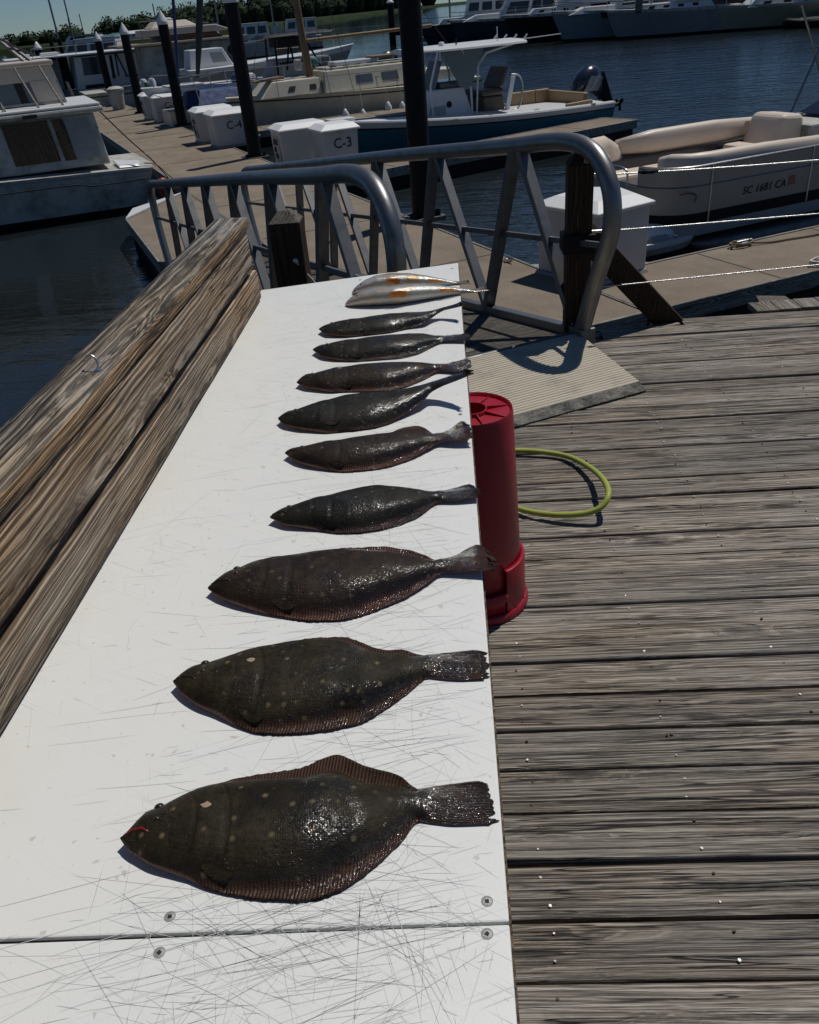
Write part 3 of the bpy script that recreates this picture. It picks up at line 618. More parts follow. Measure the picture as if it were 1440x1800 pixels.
def flounder(d, mat, label, H=.040, fin_far=1.0, fin_near=1.0, curl=0.0, tail0=.80, gape=False):
    nm, x0, y0, ang, L, lift, U, D = d
    N, K = 130, 34
    rr = random.Random(nm)
    vs = []; att = []; fs = []
    tl = lambda s: lift * max(0, (s - .55) / .45) ** 1.6 + .013 * max(0, 1 - s / .30) ** 1.3
    def prof(s): return interp(s, [0, .02, .06, .12, .22, .36, .5, .62, .72, tail0 - .01, tail0 + .05, .93, 1], [.10, .20, .38, .62, .86, .99, 1, .88, .62, .34, .20, .09, .05])
    def bfrac(s, k): return 1 - k * interp(s, [0, .18, .30, .48, .62, .74, tail0 - .005, tail0 + .01, 1], [0, 0, .10, .20, .28, .30, .22, 0, 0])
    def zat(s, t):
        b = bfrac(s, fin_far if t > 0 else fin_near); r = min(1, abs(t) / b)
        z = H * prof(s) * max(0, 1 - r ** 2.3) ** .62
        gl = .235 + .05 * (1 - t * t) - .02 * t
        z *= 1 + .035 * (1 / (1 + math.exp((s - gl) * 140))) - .03 * math.exp(-((s - gl - .006) / .006) ** 2)
        pre = .165 + .045 * (1 - t * t)
        z *= 1 - .035 * math.exp(-((s - pre) / .005) ** 2)
        z += .0014 * math.exp(-((t - .05 - .35 * max(0, .3 - s)) / .03) ** 2) * (1 if .3 < s < .8 else 0)
        edge = .0022 + (.0016 * noise.noise((s * 26, t * 2, sum(map(ord, nm)))) + .013 * fin_far * max(0, t) ** 2 * interp(s, [.45, .62, .76, .8], [0, 1, 1, 0]))
        z = max(z, edge * (1 if abs(t) < .985 else .55)) + .0008
        if s > tail0 + .02: z += .0035 * math.sin(t * 5 + 1) * (s - tail0) * 2
        return z, (1.0 if (r >= .999 or s > tail0 + .07) else max(0.0, min(1.0, (r - .93) / .07)) if r > .93 else max(0, min(1, (s - tail0) / .07)))
    for i in range(N + 1):
        s = i / N; s = s ** 1.0
        u, l = hlist(U, s), hlist(D, s)
        for j in range(K + 1):
            t = -1 + 2 * j / K; t = math.copysign(abs(t) ** .8, t)
            jag = 0
            if s > .965: jag = (.011 * noise.noise((t * 5 + x0 * 40, y0 * 9, 0)) + .006 * noise.noise((t * 17, y0 * 31, 0)) - .006 * abs(t) + rr.uniform(-.0015, .0015)) * (s - .965) / .035
            x = s * L + jag
            y = (u + l) / 2 + t * (u - l) / 2
            if abs(t) > .97 and .3 < s < tail0: y += rr.uniform(-.0011, .0011)
            z, f = zat(s, t)
            vs.append((x, y, z + tl(s))); att.append((f, s, 1.0 if (t < -.96 and s < .30) else 0.0, s * 105 - t * 4 * (1 if s < tail0 else -3.2) if s < tail0 else t * 9.0, t))
    W = K + 1
    for i in range(N):
        for j in range(K): fs.append((i * W + j, (i + 1) * W + j, (i + 1) * W + j + 1, i * W + j + 1))
    nv = len(vs)
    for i in range(N + 1):
        for j in range(1, K):
            p = vs[i * W + j]; vs.append((p[0], p[1], .0006 + tl(i / N))); att.append((0, i / N, 1.0, 0, 0))
    def bi(i, j): return i * W + j if j in (0, K) else nv + i * (K - 1) + j - 1
    for i in range(N):
        for j in range(K): fs.append((bi(i, j), bi(i, j + 1), bi(i + 1, j + 1), bi(i + 1, j)))
    for i in (0, N):
        for j in range(K): fs.append((i * W + j, i * W + j + 1, bi(i, j + 1), bi(i, j)))
    me = bpy.data.meshes.new('flounder'); me.from_pydata(vs, [], fs)
    for p in me.polygons: p.use_smooth = True
    for k, an in enumerate(('fin', 'along', 'edge', 'ray', 'across')):
        at = me.attributes.new(an, 'FLOAT', 'POINT'); at.data.foreach_set('value', [a[k] for a in att])
    me.materials.append(mat)
    o = bpy.data.objects.new('flounder', me); COL.objects.link(o)
    o.location = (x0, y0, TZ + .0004); o.rotation_euler = (0, 0, ang)
    tag(o, label, 'fish', 'flounder laid in a row on the white table')
    BASE[o.name] = Vector((0, 0, 0))
    def at(s, t): 
        u, l = hlist(U, s), hlist(D, s); return Vector((s * L, (u + l) / 2 + t * (u - l) / 2, zat(s, t)[0] + tl(s)))
    for s, t, r, up in ((.100, .18, .0040, -.0014), (.090, .84, .0050, -.0002)):
        p = at(s, t); k = L / .48
        e = MB().ball((0, 0, 0), r * k, 12, 8, (1.15, 1, .8)).build('eye', M['eye'], None, smooth='all'); e.parent = o; e.location = (p.x, p.y, p.z + up)
        rim = MB().lathe([(r * k * 1.5, -.003), (r * k * 1.32, .0018), (r * k * 1.02, .0024)], 14).build('eye_socket', mat, None, smooth='all'); rim.parent = o; rim.location = (p.x, p.y, p.z + up - .0015)
    # pectoral fin lying back along the flank
    pf = MB(); a, n_ = [], 7
    for k in range(n_ + 1):
        q = k / n_; s1 = .235 + .080 * q; wv = .085 * math.sin(math.pi * min(1, q * .9 + .08)) ** .7
        pa, pb = at(s1, -.80 - wv), at(s1, -.80 + wv * .6)
        a.append([(pa.x, pa.y, pa.z + .0008 + .002 * q), (pb.x, pb.y, pb.z + .0006)])
    pf.grid(a); pf.build('pectoral_fin', mat, None, smooth='all').parent = o
    # lower jaw line
    jl = MB(); pts = [at(s, t) + Vector((0, 0, .0002)) for s, t in ((.012, .10), (.035, .0), (.06, -.10), (.085, -.25))]
    jl.tube(pts, [.0014, .0022, .0020, .0008], 6); jl.build('mouth', M['mouth'] if gape else M['eye'], None, smooth='all').parent = o
    return o, at
FD = {f[0]: f for f in FISH}
G1 = 'largest lit flounder'
f1, at1 = flounder(FD['f1'], M['flounder'], 'biggest spotted brown flounder with a gaping red mouth, lying beside the table seam', .044, fin_far=1.15, gape=True)
f2, at2 = flounder(FD['f2'], M['flounder'], 'broad olive flounder with a pale nick behind its head, second from the table seam', .042, .6)
f3, at3 = flounder(FD['f3'], M['flounder_red'], 'mottled flounder with its forked tail fanned out past the table edge above the bucket foot', .046, .9)
f4, at4 = flounder(FD['f4'], M['flounder_black'], 'blackish speckled flounder with a narrow shiny tail in front of the red bucket', .040, .5)
f5, at5 = flounder(FD['f5'], M['flounder_red'], 'smooth brown flounder with its tail tip raised against the rim of the red bucket', .040, .9)
f6, at6 = flounder(FD['f6'], M['flounder_black'], 'dark flounder with its tail arched up off the table, casting a tail shadow', .046, .3, .3)
f7, at7 = flounder(FD['f7'], M['flounder_red'], 'reddish flounder with a pale pink spot behind its gill, behind the arched one', .042, .4)
f8, at8 = flounder(FD['f8'], M['flounder_black'], 'slim grey flounder with a straight tail, between the reddish one and the smallest', .040, .5)
f9, at9 = flounder(FD['f9'], M['flounder_black'], 'smallest dark flounder with a bent up tail, next to the two silver fish', .036, .3, .3)
def nick(o, at, s, t, r, mat):
    p = at(s, t); m = MB(); rr = random.Random(int(s * 1000))
    ring = [(math.cos(a) * r * rr.uniform(.6, 1.1) * 1.6, math.sin(a) * r * rr.uniform(.6, 1.0), 0) for a in [i * .698 for i in range(9)]]
    m.add([(p.x + q[0], p.y + q[1], at(s + q[0] / .48, t)[2] + .0006) for q in ring] + [(p.x, p.y, p.z + .0014)], [(i, (i + 1) % 9, 9) for i in range(9)])
    m.build('pale_nick', mat, None, smooth='all').parent = o
nick(f1, at1, .235, .16, .0055, M['flesh']); nick(f2, at2, .255, .22, .0055, M['flesh']); nick(f7, at7, .25, .2, .005, M['flesh'])

# two silver fish with orange fins
def silver_mat(name):
    g = G(name); v = g.obj(); fin = g.n('Attribute', attribute_name='fin').outputs['Fac']; t = g.n('Attribute', attribute_name='edge').outputs['Fac']; sv = g.n('Attribute', attribute_name='along').outputs['Fac']
    n1 = g.noise(v, 26, 4, .6)
    scv = g.n('TexVoronoi', {'Vector': g.vmath('MULTIPLY', v, (260, 260, 260)), 'Scale': 1.0, 'Randomness': .3}).outputs['Distance']
    c = g.ramp(g.math('MULTIPLY_ADD', g.math('SUBTRACT', n1, .5), .3, t), [(.0, (.46, .44, .40)), (.35, (.50, .49, .46)), (.62, (.36, .35, .30)), (.85, (.19, .18, .14)), (1.0, (.11, .10, .075))])
    c = g.mix(g.map(scv, .3, .7, 0, .3), c, (.22, .21, .18))
    c = g.mix(g.math('MULTIPLY', g.map(g.noise(v, 14, 2, .5), .5, .66), g.map(sv, .2, .5, .25, .7)), c, (.42, .26, .05))
    c = g.mix(g.map(sv, .02, .16, .5, 0), c, (.40, .27, .23))
    c = g.mix(fin, c, (.20, .16, .10))
    return g.out(col=c, rough=.26, metal=.25, nor=g.bump(scv, .0009), spec=.6, coat=.5, coatr=.1)
M['silver'] = silver_mat('silver_fish_skin')
g = G('orange_fin'); v = g.obj(); n = g.noise(v, 60, 3, .6)
M['orange_fin'] = g.out(col=g.mix(n, (.62, .22, .015), (.42, .10, .012)), rough=.3, spec=.5, coat=.3)
def whiting(d, label, H, wmul, yoff=0.0):
    nm, x0, y0, ang, L, lift, U, D = d
    N, K = 90, 20; vs, att, fs = [], [], []
    prof = lambda s: interp(s, [0, .015, .05, .12, .22, .34, .5, .65, .78, .86, .92, 1], [.10, .28, .50, .76, .95, 1, .92, .70, .42, .24, .13, .10])
    hw = lambda s: interp(s, [0, .015, .05, .12, .22, .34, .5, .65, .78, .86, .92, .97, 1], [.10, .30, .52, .78, .97, 1, .92, .68, .40, .26, .34, .58, .66]) * wmul
    mid = lambda s: (hlist(U, s) + hlist(D, s)) / 2 * .55
    for i in range(N + 1):
        s = i / N
        for k in range(K):
            a = 2 * math.pi * k / K; ca, sa = math.cos(a), math.sin(a)
            h = H * prof(s) if s < .86 else H * prof(s)
            fork = (-.035 * (1 - abs(ca)) + .012) * max(0, (s - .88) / .12) * L * 2
            vs.append((s * L + fork, mid(s) + yoff + hw(s) * math.copysign(abs(ca) ** .85, ca), h / 2 + .001 + h / 2 * math.copysign(abs(sa) ** .85, sa)))
            att.append((max(0, min(1, (s - .86) / .05)), s, ca * .5 + .5))
    for i in range(N):
        for k in range(K): fs.append((i * K + k, (i + 1) * K + k, (i + 1) * K + (k + 1) % K, i * K + (k + 1) % K))
    fs.append(tuple(range(K))); fs.append(tuple(range(N * K + K - 1, N * K - 1, -1)))
    me = bpy.data.meshes.new('silver_fish'); me.from_pydata(vs, [], fs)
    for p in me.polygons: p.use_smooth = True
    for k, an in enumerate(('fin', 'along', 'edge')):
        at = me.attributes.new(an, 'FLOAT', 'POINT'); at.data.foreach_set('value', [a[k] for a in att])
    me.materials.append(M['silver'])
    o = bpy.data.objects.new('silver_fish', me); COL.objects.link(o); o.location = (x0, y0, TZ + .0005); o.rotation_euler = (0, 0, ang)
    tag(o, label, 'fish', 'silver fish with orange fins at the end of the row'); BASE[o.name] = Vector((0, 0, 0))
    def surf(s, th): return Vector((s * L, mid(s) + yoff + hw(s) * math.cos(th) * 1.02, H * prof(s) / 2 + .001 + H * prof(s) / 2 * math.sin(th) * 1.02))
    def fin(name, pts, mat):
        m = MB(); m.add(pts, [tuple(range(len(pts)))]); q = m.build(name, mat, None); q.parent = o
        md = q.modifiers.new('thick', 'SOLIDIFY'); md.thickness = .002
    p = [surf(.30, 3.0), surf(.30, 2.55), surf(.39, 2.45), surf(.42, 2.65), surf(.415, 2.95), surf(.40, 3.2)]
    fin('pectoral_fin', [(q.x, q.y - .006, q.z + .004) for q in p], M['orange_fin'])
    p = [surf(.30, 1.35), surf(.30, 1.0), surf(.40, .95), surf(.41, 1.3)]
    fin('upper_fin', [(q.x, q.y, q.z + .004) for q in p], M['orange_fin'])
    p = [surf(.66, 3.0), surf(.66, 2.5), surf(.76, 2.45), surf(.80, 2.9)]
    fin('anal_fin', [(q.x, q.y - .004, q.z + .003) for q in p], M['orange_fin'])
    e = surf(.085, 1.9); q = MB().ball((0, 0, 0), .0042, 10, 6, (1, 1, .6)).build('eye', M['eye'], None, smooth='all'); q.parent = o; q.location = e
    m = MB(); a = surf(.003, 2.7); b = surf(.035, 2.7); m.tube([a, (a + b) / 2, b], [.0012, .0022, .0008], 6); m.build('mouth', M['mouth'], None, smooth='all').parent = o
whiting(FD['w1'], 'silver fish with an orange belly fin, its tail past the table edge', .060, .046, -.004)
whiting(FD['w2'], 'silver fish farthest up the table, half hidden by another silver fish', .056, .040, .004)

# ------------------------------------------------------------------ red bucket, upside down
g = G('red_bucket_plastic'); v = g.obj(); n = g.noise(v, 8, 5, .65); n2 = g.noise(v, 90, 3, .6)
c = g.mix(g.map(n, .5, .75, 0, .35), (.33, .008, .024), (.25, .018, .03))
M['red'] = g.out(col=c, rough=g.map(n, .3, .7, .3, .46), nor=g.bump(n2, .0005), spec=.5)
BX, BY, BH = .045, 2.43, .748
bk = thing('bucket', 'tall red plastic bucket standing upside down on the deck against the white table', 'bucket', (BX, BY, 0))
rt, rb = .128, .150
MB().lathe([(.118, BH - .014), (.124, BH - .002), (.127, BH), (rt, BH - .003), (rt + .002, BH - .012), (rb, .16), (rb - .003, .155)], 72, (BX, BY, 0)).build('body', M['red'], bk, smooth=50)
MB().lathe([(.046, BH - .012), (.119, BH - .012)], 72, (BX, BY, 0)).build('base_disc', M['red'], bk, smooth=50)
MB().lathe([(.040, BH - .10), (.043, BH + .0), (.047, BH + .0), (.050, BH - .012)], 48, (BX, BY, 0)).build('hub_ring', M['red'], bk, smooth=50)
MB().lathe([(0, BH - .10), (.041, BH - .10)], 32, (BX, BY, 0)).build('hub_floor', M['red'], bk)
for k in range(8):
    a = 2 * math.pi * k / 8 + .28; ca, sa = math.cos(a), math.sin(a); tx, ty = -sa * .0018, ca * .0018
    P = lambda r, z, s: (BX + ca * r + tx * s, BY + sa * r + ty * s, z)
    MB().hexa([P(.048, BH - .013, -1), P(.120, BH - .013, -1), P(.120, BH - .013, 1), P(.048, BH - .013, 1), P(.048, BH - .0015, -1), P(.120, BH - .009, -1), P(.120, BH - .009, 1), P(.048, BH - .0015, 1)]).build('base_rib', M['red'], bk)
# rim skirt with the handle notches, in two sectors, and the lower ring
for a0 in (-.98, 2.16):
    MB().lathe([(rb - .001, .200), (.158, .198), (.160, .192), (.161, .035), (.158, .03)], 40, (BX, BY, 0), a0, a0 + 2.02).build('rim_skirt', M['red'], bk, smooth=40).modifiers.new('thick', 'SOLIDIFY').thickness = .004
for a0 in (1.04, -2.10):
    MB().lathe([(rb - .001, .112), (.166, .112), (.170, .106), (.170, .085), (.158, .082), (.156, .03)], 24, (BX, BY, 0), a0, a0 + 1.12).build('handle', M['red'], bk, smooth=40).modifiers.new('thick', 'SOLIDIFY').thickness = .003
MB().lathe([(.150, .03), (.168, .030), (.174, .024), (.176, .006), (.173, .0), (.15, .0)], 72, (BX, BY, 0)).build('rim', M['red'], bk, smooth=40)
MB().lathe([(rb - .004, .16), (.150, .03)], 72, (BX, BY, 0)).build('lower_wall', M['red'], bk, smooth=40)
for k in range(18):
    a = 2 * math.pi * k / 18; ca, sa = math.cos(a), math.sin(a); tx, ty = -sa * .0015, ca * .0015
    P = lambda r, z, s: (BX + ca * r + tx * s, BY + sa * r + ty * s, z)
    MB().hexa([P(.155, .028, -1), P(.171, .028, -1), P(.171, .028, 1), P(.155, .028, 1), P(.155, .05, -1), P(.164, .036, -1), P(.164, .036, 1), P(.155, .05, 1)]).build('rim_rib', M['red'], bk)

# ------------------------------------------------------------------ hose
def smooth_path(pts, n=8):
    pts = [Vector(p) for p in pts]; out = []
    for i in range(len(pts) - 1):
        p0, p1, p2, p3 = pts[max(i - 1, 0)], pts[i], pts[i + 1], pts[min(i + 2, len(pts) - 1)]
        for k in range(n):
            t = k / n
            out.append(.5 * ((2 * p1) + (p2 - p0) * t + (2 * p0 - 5 * p1 + 4 * p2 - p3) * t * t + (3 * p1 - p0 - 3 * p2 + p3) * t ** 3))
    return out + [pts[-1]]
g = G('green_hose_rubber'); v = g.obj(); n = g.noise(v, 40, 3, .6)
M['hose'] = g.out(col=g.mix(n, (.30, .36, .055), (.37, .42, .09)), rough=.5, spec=.4)
hp = [(-.35, 3.55, .02), (-.05, 3.52, .02), (.12, 3.53, .02), (.259, 3.525, .02), (.377, 3.50, .02), (.50, 3.435, .02), (.577, 3.265, .045), (.597, 3.073, .09), (.593, 2.948, .10), (.56, 2.902, .07), (.496, 2.896, .045), (.385, 2.918, .030), (.274, 2.968, .022), (.161, 3.052, .018), (0, 3.12, .016), (-.3, 3.2, .016)]
hz = MB().tube(smooth_path(hp, 7), .0125, 14).build('garden_hose', M['hose'], smooth='all')
tag(hz, 'lime green garden hose looping over the deck from behind the red bucket', 'hose')

# ------------------------------------------------------------------ gangway down to the floating dock
gw = thing('gangway', 'aluminium gangway with looped pipe handrails sloping down to the floating dock', 'gangway', (0, 0, 0), GANG)
WID = 1.29; LEN = 8.0; SL = .135
zb = lambda s: .04 - SL * s
zt = lambda s: 1.165 - SL * s
for x, s0 in ((0.0, 0.0), (-WID, 0.0)):
    rail = MB()
    pts = [(x, .0, .02), (x, -.06, .20), (x, -.16, .46), (x, -.245, .66), (x, -.265, .80), (x, -.235, .93), (x, -.15, 1.04), (x, -.03, 1.105), (x, .14, 1.125), (x, .40, 1.105), (x, .9, zt(.9) - .01), (x, 2.5, zt(2.5)), (x, 5, zt(5)), (x, 7.4, zt(7.4)), (x, 7.95, zt(7.95)), (x, 8.18, zt(8.2) - .06), (x, 8.26, zt(8.3) - .18), (x, 8.22, zt(8.3) - .5), (x, 7.95, zb(8.0))]
    rail.tube(smooth_path(pts, 6), .050, 20); rail.build('handrail', M['alu'], gw, smooth='all')
    MB().bar((x, -.05, zb(-.05)), (x, LEN, zb(LEN)), .07, .10).build('bottom_chord', M['alu'], gw, bevel=.006)
    MB().bar((x, -.20, .62), (x, 8.2, .63 - .122 * 8.2), .022, .035).build('mid_rail', M['alu_dark'], gw, bevel=.003)
    nodes = [.72 + 1.19 * k for k in range(7)]; bots = [.04] + [1.17 + 1.16 * k for k in range(6)]
    for k in range(6):
        a = (x, bots[k + 1], zb(bots[k + 1]) + .03); b = (x, nodes[k] + .04, zt(nodes[k]) - .03)
        MB().bar(a, b, .055, .075, (1, 0, 0)).build('post', M['alu_dark'], gw, bevel=.005)
        a = (x, bots[k], zb(bots[k]) + .03); b = (x, nodes[k] - .03, zt(nodes[k]) - .03)
        MB().bar(a, b, .045, .07, (1, 0, 0)).build('diagonal_brace', M['alu'], gw, bevel=.004)
# walking surface: ribbed treads
tm = wood('gangway_tread', (.05, .045, .038), (.14, .125, .105), (.26, .235, .20), 'X', rings=150, crack=.6, rough=.8, tone=.2)
def ribbed(y0, y1, z0, z1, x0, x1, pitch, h, skew=0.0):
    m = MB(); n = max(1, int(round((y1 - y0) / pitch))); rows = []
    for i in range(n):
        for f, hh in ((0, 0), (.12, h), (.62, h), (.74, 0)):
            t = (i + f) / n; y = y0 + (y1 - y0) * t; z = z0 + (z1 - z0) * t + hh
            rows.append([(x0, y, z), (x1, y, z)])
    rows.append([(x0, y1, z1), (x1, y1, z1)])
    return m.grid(rows)
M['tread'] = tm
for i in range(56):
    y0 = .06 + i * .142
    o = ribbed(y0, y0 + .136, zb(y0) - .01, zb(y0 + .136) - .01, -WID + .04, -.04, .0136, .004)
    o.f.append((0, 1, len(o.v) - 1, len(o.v) - 2)); o.build('tread', M['tread'], gw)
for s in (1.2, 2.4, 3.6, 4.8, 6.0, 7.2): MB().bar((-WID, s, zb(s) - .05), (0, s, zb(s) - .05), .06, .06).build('cross_bearer', M['alu_dark'], gw)
g = G('grooved_plate'); v = g.obj(); n = g.noise(v, 5, 5, .65); n2 = g.noise(g.vmath('MULTIPLY', v, (3, 60, 60)), 1.0, 3, .6)
c = g.mix(n2, (.34, .305, .235), (.62, .56, .45)); c = g.mix(g.map(n, .52, .74, 0, .5), c, (.17, .15, .12))
M['grooved'] = g.out(col=c, rough=.6, nor=g.bump(n2, .0006), spec=.4)
g = G('grit_strip'); v = g.obj(); n = g.noise(v, 55, 4, .75); n2 = g.noise(v, 12, 3, .6)
M['grit'] = g.out(col=g.ramp(g.math('MULTIPLY_ADD', n2, .5, g.math('MULTIPLY', n, .5)), [(.38, (.025, .025, .022)), (.52, (.13, .125, .11)), (.66, (.27, .255, .22))]), rough=.95, nor=g.bump(n, .004))
tp = ribbed(-.752, .0, .026, .060, -1.34, -.02, .0262, .0042)
# right edge runs back at a slant
tp.v = [(x if x < -.5 else x - .115 * (1 - (y + .752) / .752), y, z) for x, y, z in tp.v]
tp.build('transition_plate', M['grooved'], gw)
bv = MB().hexa([(-1.34, -.835, .004), (-.152, -.835, .004), (-.135, -.752, .004), (-1.34, -.752, .004), (-1.34, -.835, .010), (-.152, -.835, .010), (-.135, -.7525, .027), (-1.34, -.7525, .027)])
bv.build('plate_toe', M['grit'], gw)
es = MB().hexa([(-.135, -.75, .004), (-.115, -.75, .004), (-.002, .0, .004), (-.02, .0, .004), (-.135, -.75, .028), (-.115, -.75, .006), (-.002, .0, .008), (-.02, .0, .062)])
es.build('plate_edge', M['grit'], gw)
MB().tube([(-1.34, .02, .045), (.05, .02, .045)], .022, 10).build('hinge_pin', M['alu_dark'], gw, smooth=True)
for x in (.0, -WID):
    MB().box(x - .05, x + .06, -.08, .07, .0, .10).build('hinge_bracket', M['alu_dark'], gw, bevel=.01)

# ------------------------------------------------------------------ deck posts and railing cables
ps = thing('railing_post', 'tall dark square wooden post with a leaning brace beside the gangway handrail loop', 'post', (.755, 5.075, -.3))
p = MB().box(.686, .828, 5.005, 5.147, -.6, 1.02); p.frus((.686, .828, 5.005, 5.147), 1.0205, (.735, .78, 5.054, 5.10), 1.085)
p.build('shaft', M['post'], ps, bevel=.006)
MB().bar((.82, 5.13, .60), (1.44, 5.32, -.08), .15, .13, (0, 1, 0)).build('brace', M['post'], ps, bevel=.006)
MB().box(.66, .85, 4.985, 5.165, .53, .64).build('iron_strap', M['black'], ps, bevel=.008)
for z in (.95, .635): MB().tube([(.83, 5.07, z), (.90, 5.072, z)], .010, 8).build('eye_bolt', M['steel'], ps, smooth=True)
sp = thing('short_post', 'short dark wooden post with a sawn pyramid top beyond the white table', 'post', (-.73, 3.87, -.3))
q = MB().box(-.80, -.66, 3.80, 3.94, -.6, 1.065); q.build('shaft', M['post'], sp, bevel=.005)
q = MB().frus((-.80, -.66, 3.80, 3.94), 1.0655, (-.755, -.705, 3.85, 3.89), 1.115); q.build('pyramid_top', M['post_end'], sp, bevel=.004)
MB().ball((-.70, 3.795, .905), .014, 8, 6).build('eye_bolt', M['steel'], sp, smooth=True)
ln = MB().tube([(-.70, 3.79, .905), (-.62, 3.90, .74), (-.53, 4.03, .55)], .0045, 6).build('guy_wire', M['rope'], smooth='all')
tag(ln, 'short pale wire running down from the pyramid topped post', 'wire')
def cable(pts, label, tb=None):
    t = thing('wire_cable', label, 'cable', pts[0], WORLD, 'railing cables stretched along the deck edge')
    m = MB(); P = smooth_path(pts, 10); m.tube(P, .0042, 6); m.build('strand', M['steel'], t, smooth='all')
    if tb:
        a, b = Vector(tb[0]), Vector(tb[1]); d = (b - a)
        MB().tube([a, a + d * .18, a + d * .2, a + d * .8, a + d * .82, b], [.006, .006, .011, .011, .006, .006], 8).build('turnbuckle', M['black'], t, smooth='all')
cable([(.9, 5.07, .95), (1.09, 5.08, .943), (1.7, 5.12, .93), (3.0, 5.2, .925)], 'upper railing cable with a dark turnbuckle across the pontoon boat', ((1.085, 5.08, .944), (1.20, 5.085, .942)))
cable([(.9, 5.07, .635), (1.5, 5.11, .63), (3.0, 5.2, .63)], 'middle railing cable from the iron strap on the braced post', ((.895, 5.07, .635), (.93, 5.072, .635)))
cable([(.83, 5.07, .30), (1.6, 5.12, .315), (3.0, 5.2, .34)], 'lowest railing cable passing behind the leaning brace')

# ------------------------------------------------------------------ floating docks
def slab_dock(name, poly, frame=DOCK, z=DOCK_Z, th=.42, joints=()):
    s = struct(name, (poly[0][0], poly[0][1], z), frame)
    MB().prism(poly, z - .10, z).build('concrete_deck', M['concrete'], s, bevel=.01)
    cx = sum(p[0] for p in poly) / len(poly); cy = sum(p[1] for p in poly) / len(poly)
    inner = [(p[0] + (cx - p[0]) * .02, p[1] + (cy - p[1]) * .02) for p in poly]
    MB().prism(inner, z - th - .2, z - .102).build('float', M['black'], s)
    n = len(poly)
    for i in range(n):
        a, b = Vector((*poly[i], 0)), Vector((*poly[(i + 1) % n], 0)); d = (b - a)
        if d.length < .5: continue
        d.normalize(); nrm = Vector((d.y, -d.x, 0))
        A = a + nrm * .022; B = b + nrm * .022
        MB().bar((A.x, A.y, z - .085), (B.x, B.y, z - .085), .04, .19).build('rub_board', M['trim'], s, bevel=.006)
    jm = MB()
    for j in joints:
        jm.bar((j[0], j[1], z + .002), (j[2], j[3], z + .002), .018, .004)
    if jm.v: jm.build('joint', M['stain'], s)
    return s
main_joints = [(-2.3, y, -.03, y) for y in (3.0, 6.1, 9.2, 12.4, 15.6, 18.8, 22, 25.2, 28.4, 31.6)]
slab_dock('main_dock', [(-2.34, .0), (.0, .0), (.0, 38.0), (-2.34, 38.0)], joints=main_joints)
slab_dock('landing_float', [(-3.89, 5.82), (-2.40, 5.82), (-2.40, 11.3), (-3.83, 9.42)])
fp = slab_dock('finger_pier', [(.06, 10.1), (9.0, 11.78), (8.8, 12.85), (.06, 11.25)], joints=[(x, 10.15 + x * .19, x - .15, 11.2 + x * .18) for x in (1.85, 3.7, 5.5, 7.3)])
MB().prism([(.05, 11.3), (1.5, 11.5), (1.2, 12.9), (.05, 13.2)], DOCK_Z - .06, DOCK_Z - .004).build('gusset', M['grey'], fp, bevel=.008)
for nm, y0, y1, xe in (('finger_pier', .0, 1.36, 8.5), ('finger_pier', 19.9, 21.1, 8.6), ('finger_pier', 29.2, 30.3, 8.0)):
    s = slab_dock(nm, [(.06, y0), (xe, y0), (xe, y1), (.06, y1)], joints=[(x, y0 + .03, x, y1 - .03) for x in (1.85, 3.7, 5.5, 7.3)])
    MB().prism([(.05, y1 + .05), (1.25, y1 + .05), (.05, y1 + .95)], DOCK_Z - .06, DOCK_Z - .004).build('gusset', M['grey'], s, bevel=.008)
    if y0 > 1: MB().prism([(.05, y0 - .05), (.05, y0 - 1.3), (1.35, y0 - .9), (1.35, y0 - .05)], DOCK_Z - .06, DOCK_Z - .004).build('gusset', M['grey'], s, bevel=.008)
MB().prism([(-3.86, 9.46), (-3.3, 9.46 + .75), (-2.42, 11.34), (-3.6, 10.35)], DOCK_Z + .003, DOCK_Z + .012).build('dock_plate', M['white'])['kind'] = 'structure'
dp = bpy.data.objects['dock_plate']; dp.location = DOCK.w((0, 0, 0)); dp.rotation_euler = (0, 0, DOCK.a)

# pilings
M['growth'] = paint('barnacle_growth', (.09, .085, .07), rough=.95, grime=.8, scale=12, dirt=(.02, .024, .016), bump=.01)
def piling(v, d, top, label, r=.165, cap=True, frame=DOCK, grp='dark round pilings with white cone caps'):
    t = thing('piling', label, 'piling', (v, d, WATER_Z), frame, grp)
    MB().tube([(v, d, WATER_Z - 1.5), (v, d, WATER_Z + .4), (v, d, top)], [r, r, r * .98], 20).build('shaft', M['black'], t, smooth=True)
    MB().tube([(v, d, WATER_Z - .3), (v, d, WATER_Z + .30)], r * 1.03, 20).build('tide_band', M['growth'], t, smooth=True)
    if cap: MB().lathe([(r * 1.06, -.10), (r * 1.10, -.03), (r * 1.04, .0), (r * .5, .17), (.012, .30), (0, .302)], 20, (v, d, top)).build('cone_cap', M['white'], t, smooth=50)
    if d < 40 and frame is DOCK:
        k = MB(); w = r + .09
        for a, b in (((-w, -w), (w, -w)), ((w, -w), (w, w)), ((w, w), (-w, w)), ((-w, w), (-w, -w))): k.bar((v + a[0], d + a[1], DOCK_Z - .01), (v + b[0], d + b[1], DOCK_Z - .01), .05, .06)
        k.build('guide_hoop', M['alu_dark'], t)
        for a in (-1, 1): MB().lathe([(.045, -.06), (.05, 0), (.045, .06)], 10, (v + a * (r + .05), d - r * .6, DOCK_Z + .03)).build('guide_roller', M['dark'], t, smooth=True)
piling(.22, 5.73, 2.30, 'thickest black piling rising out of view behind the near handrail of the gangway')
piling(-.0, 14.75, 2.30, 'black piling beside the dock box marked C-4, its top out of view')
piling(.12, 24.1, 2.02, 'white capped black piling between the boxes marked C-4 and C-5')
piling(-.12, 31.05, 1.82, 'white capped black piling behind the box marked C-5')
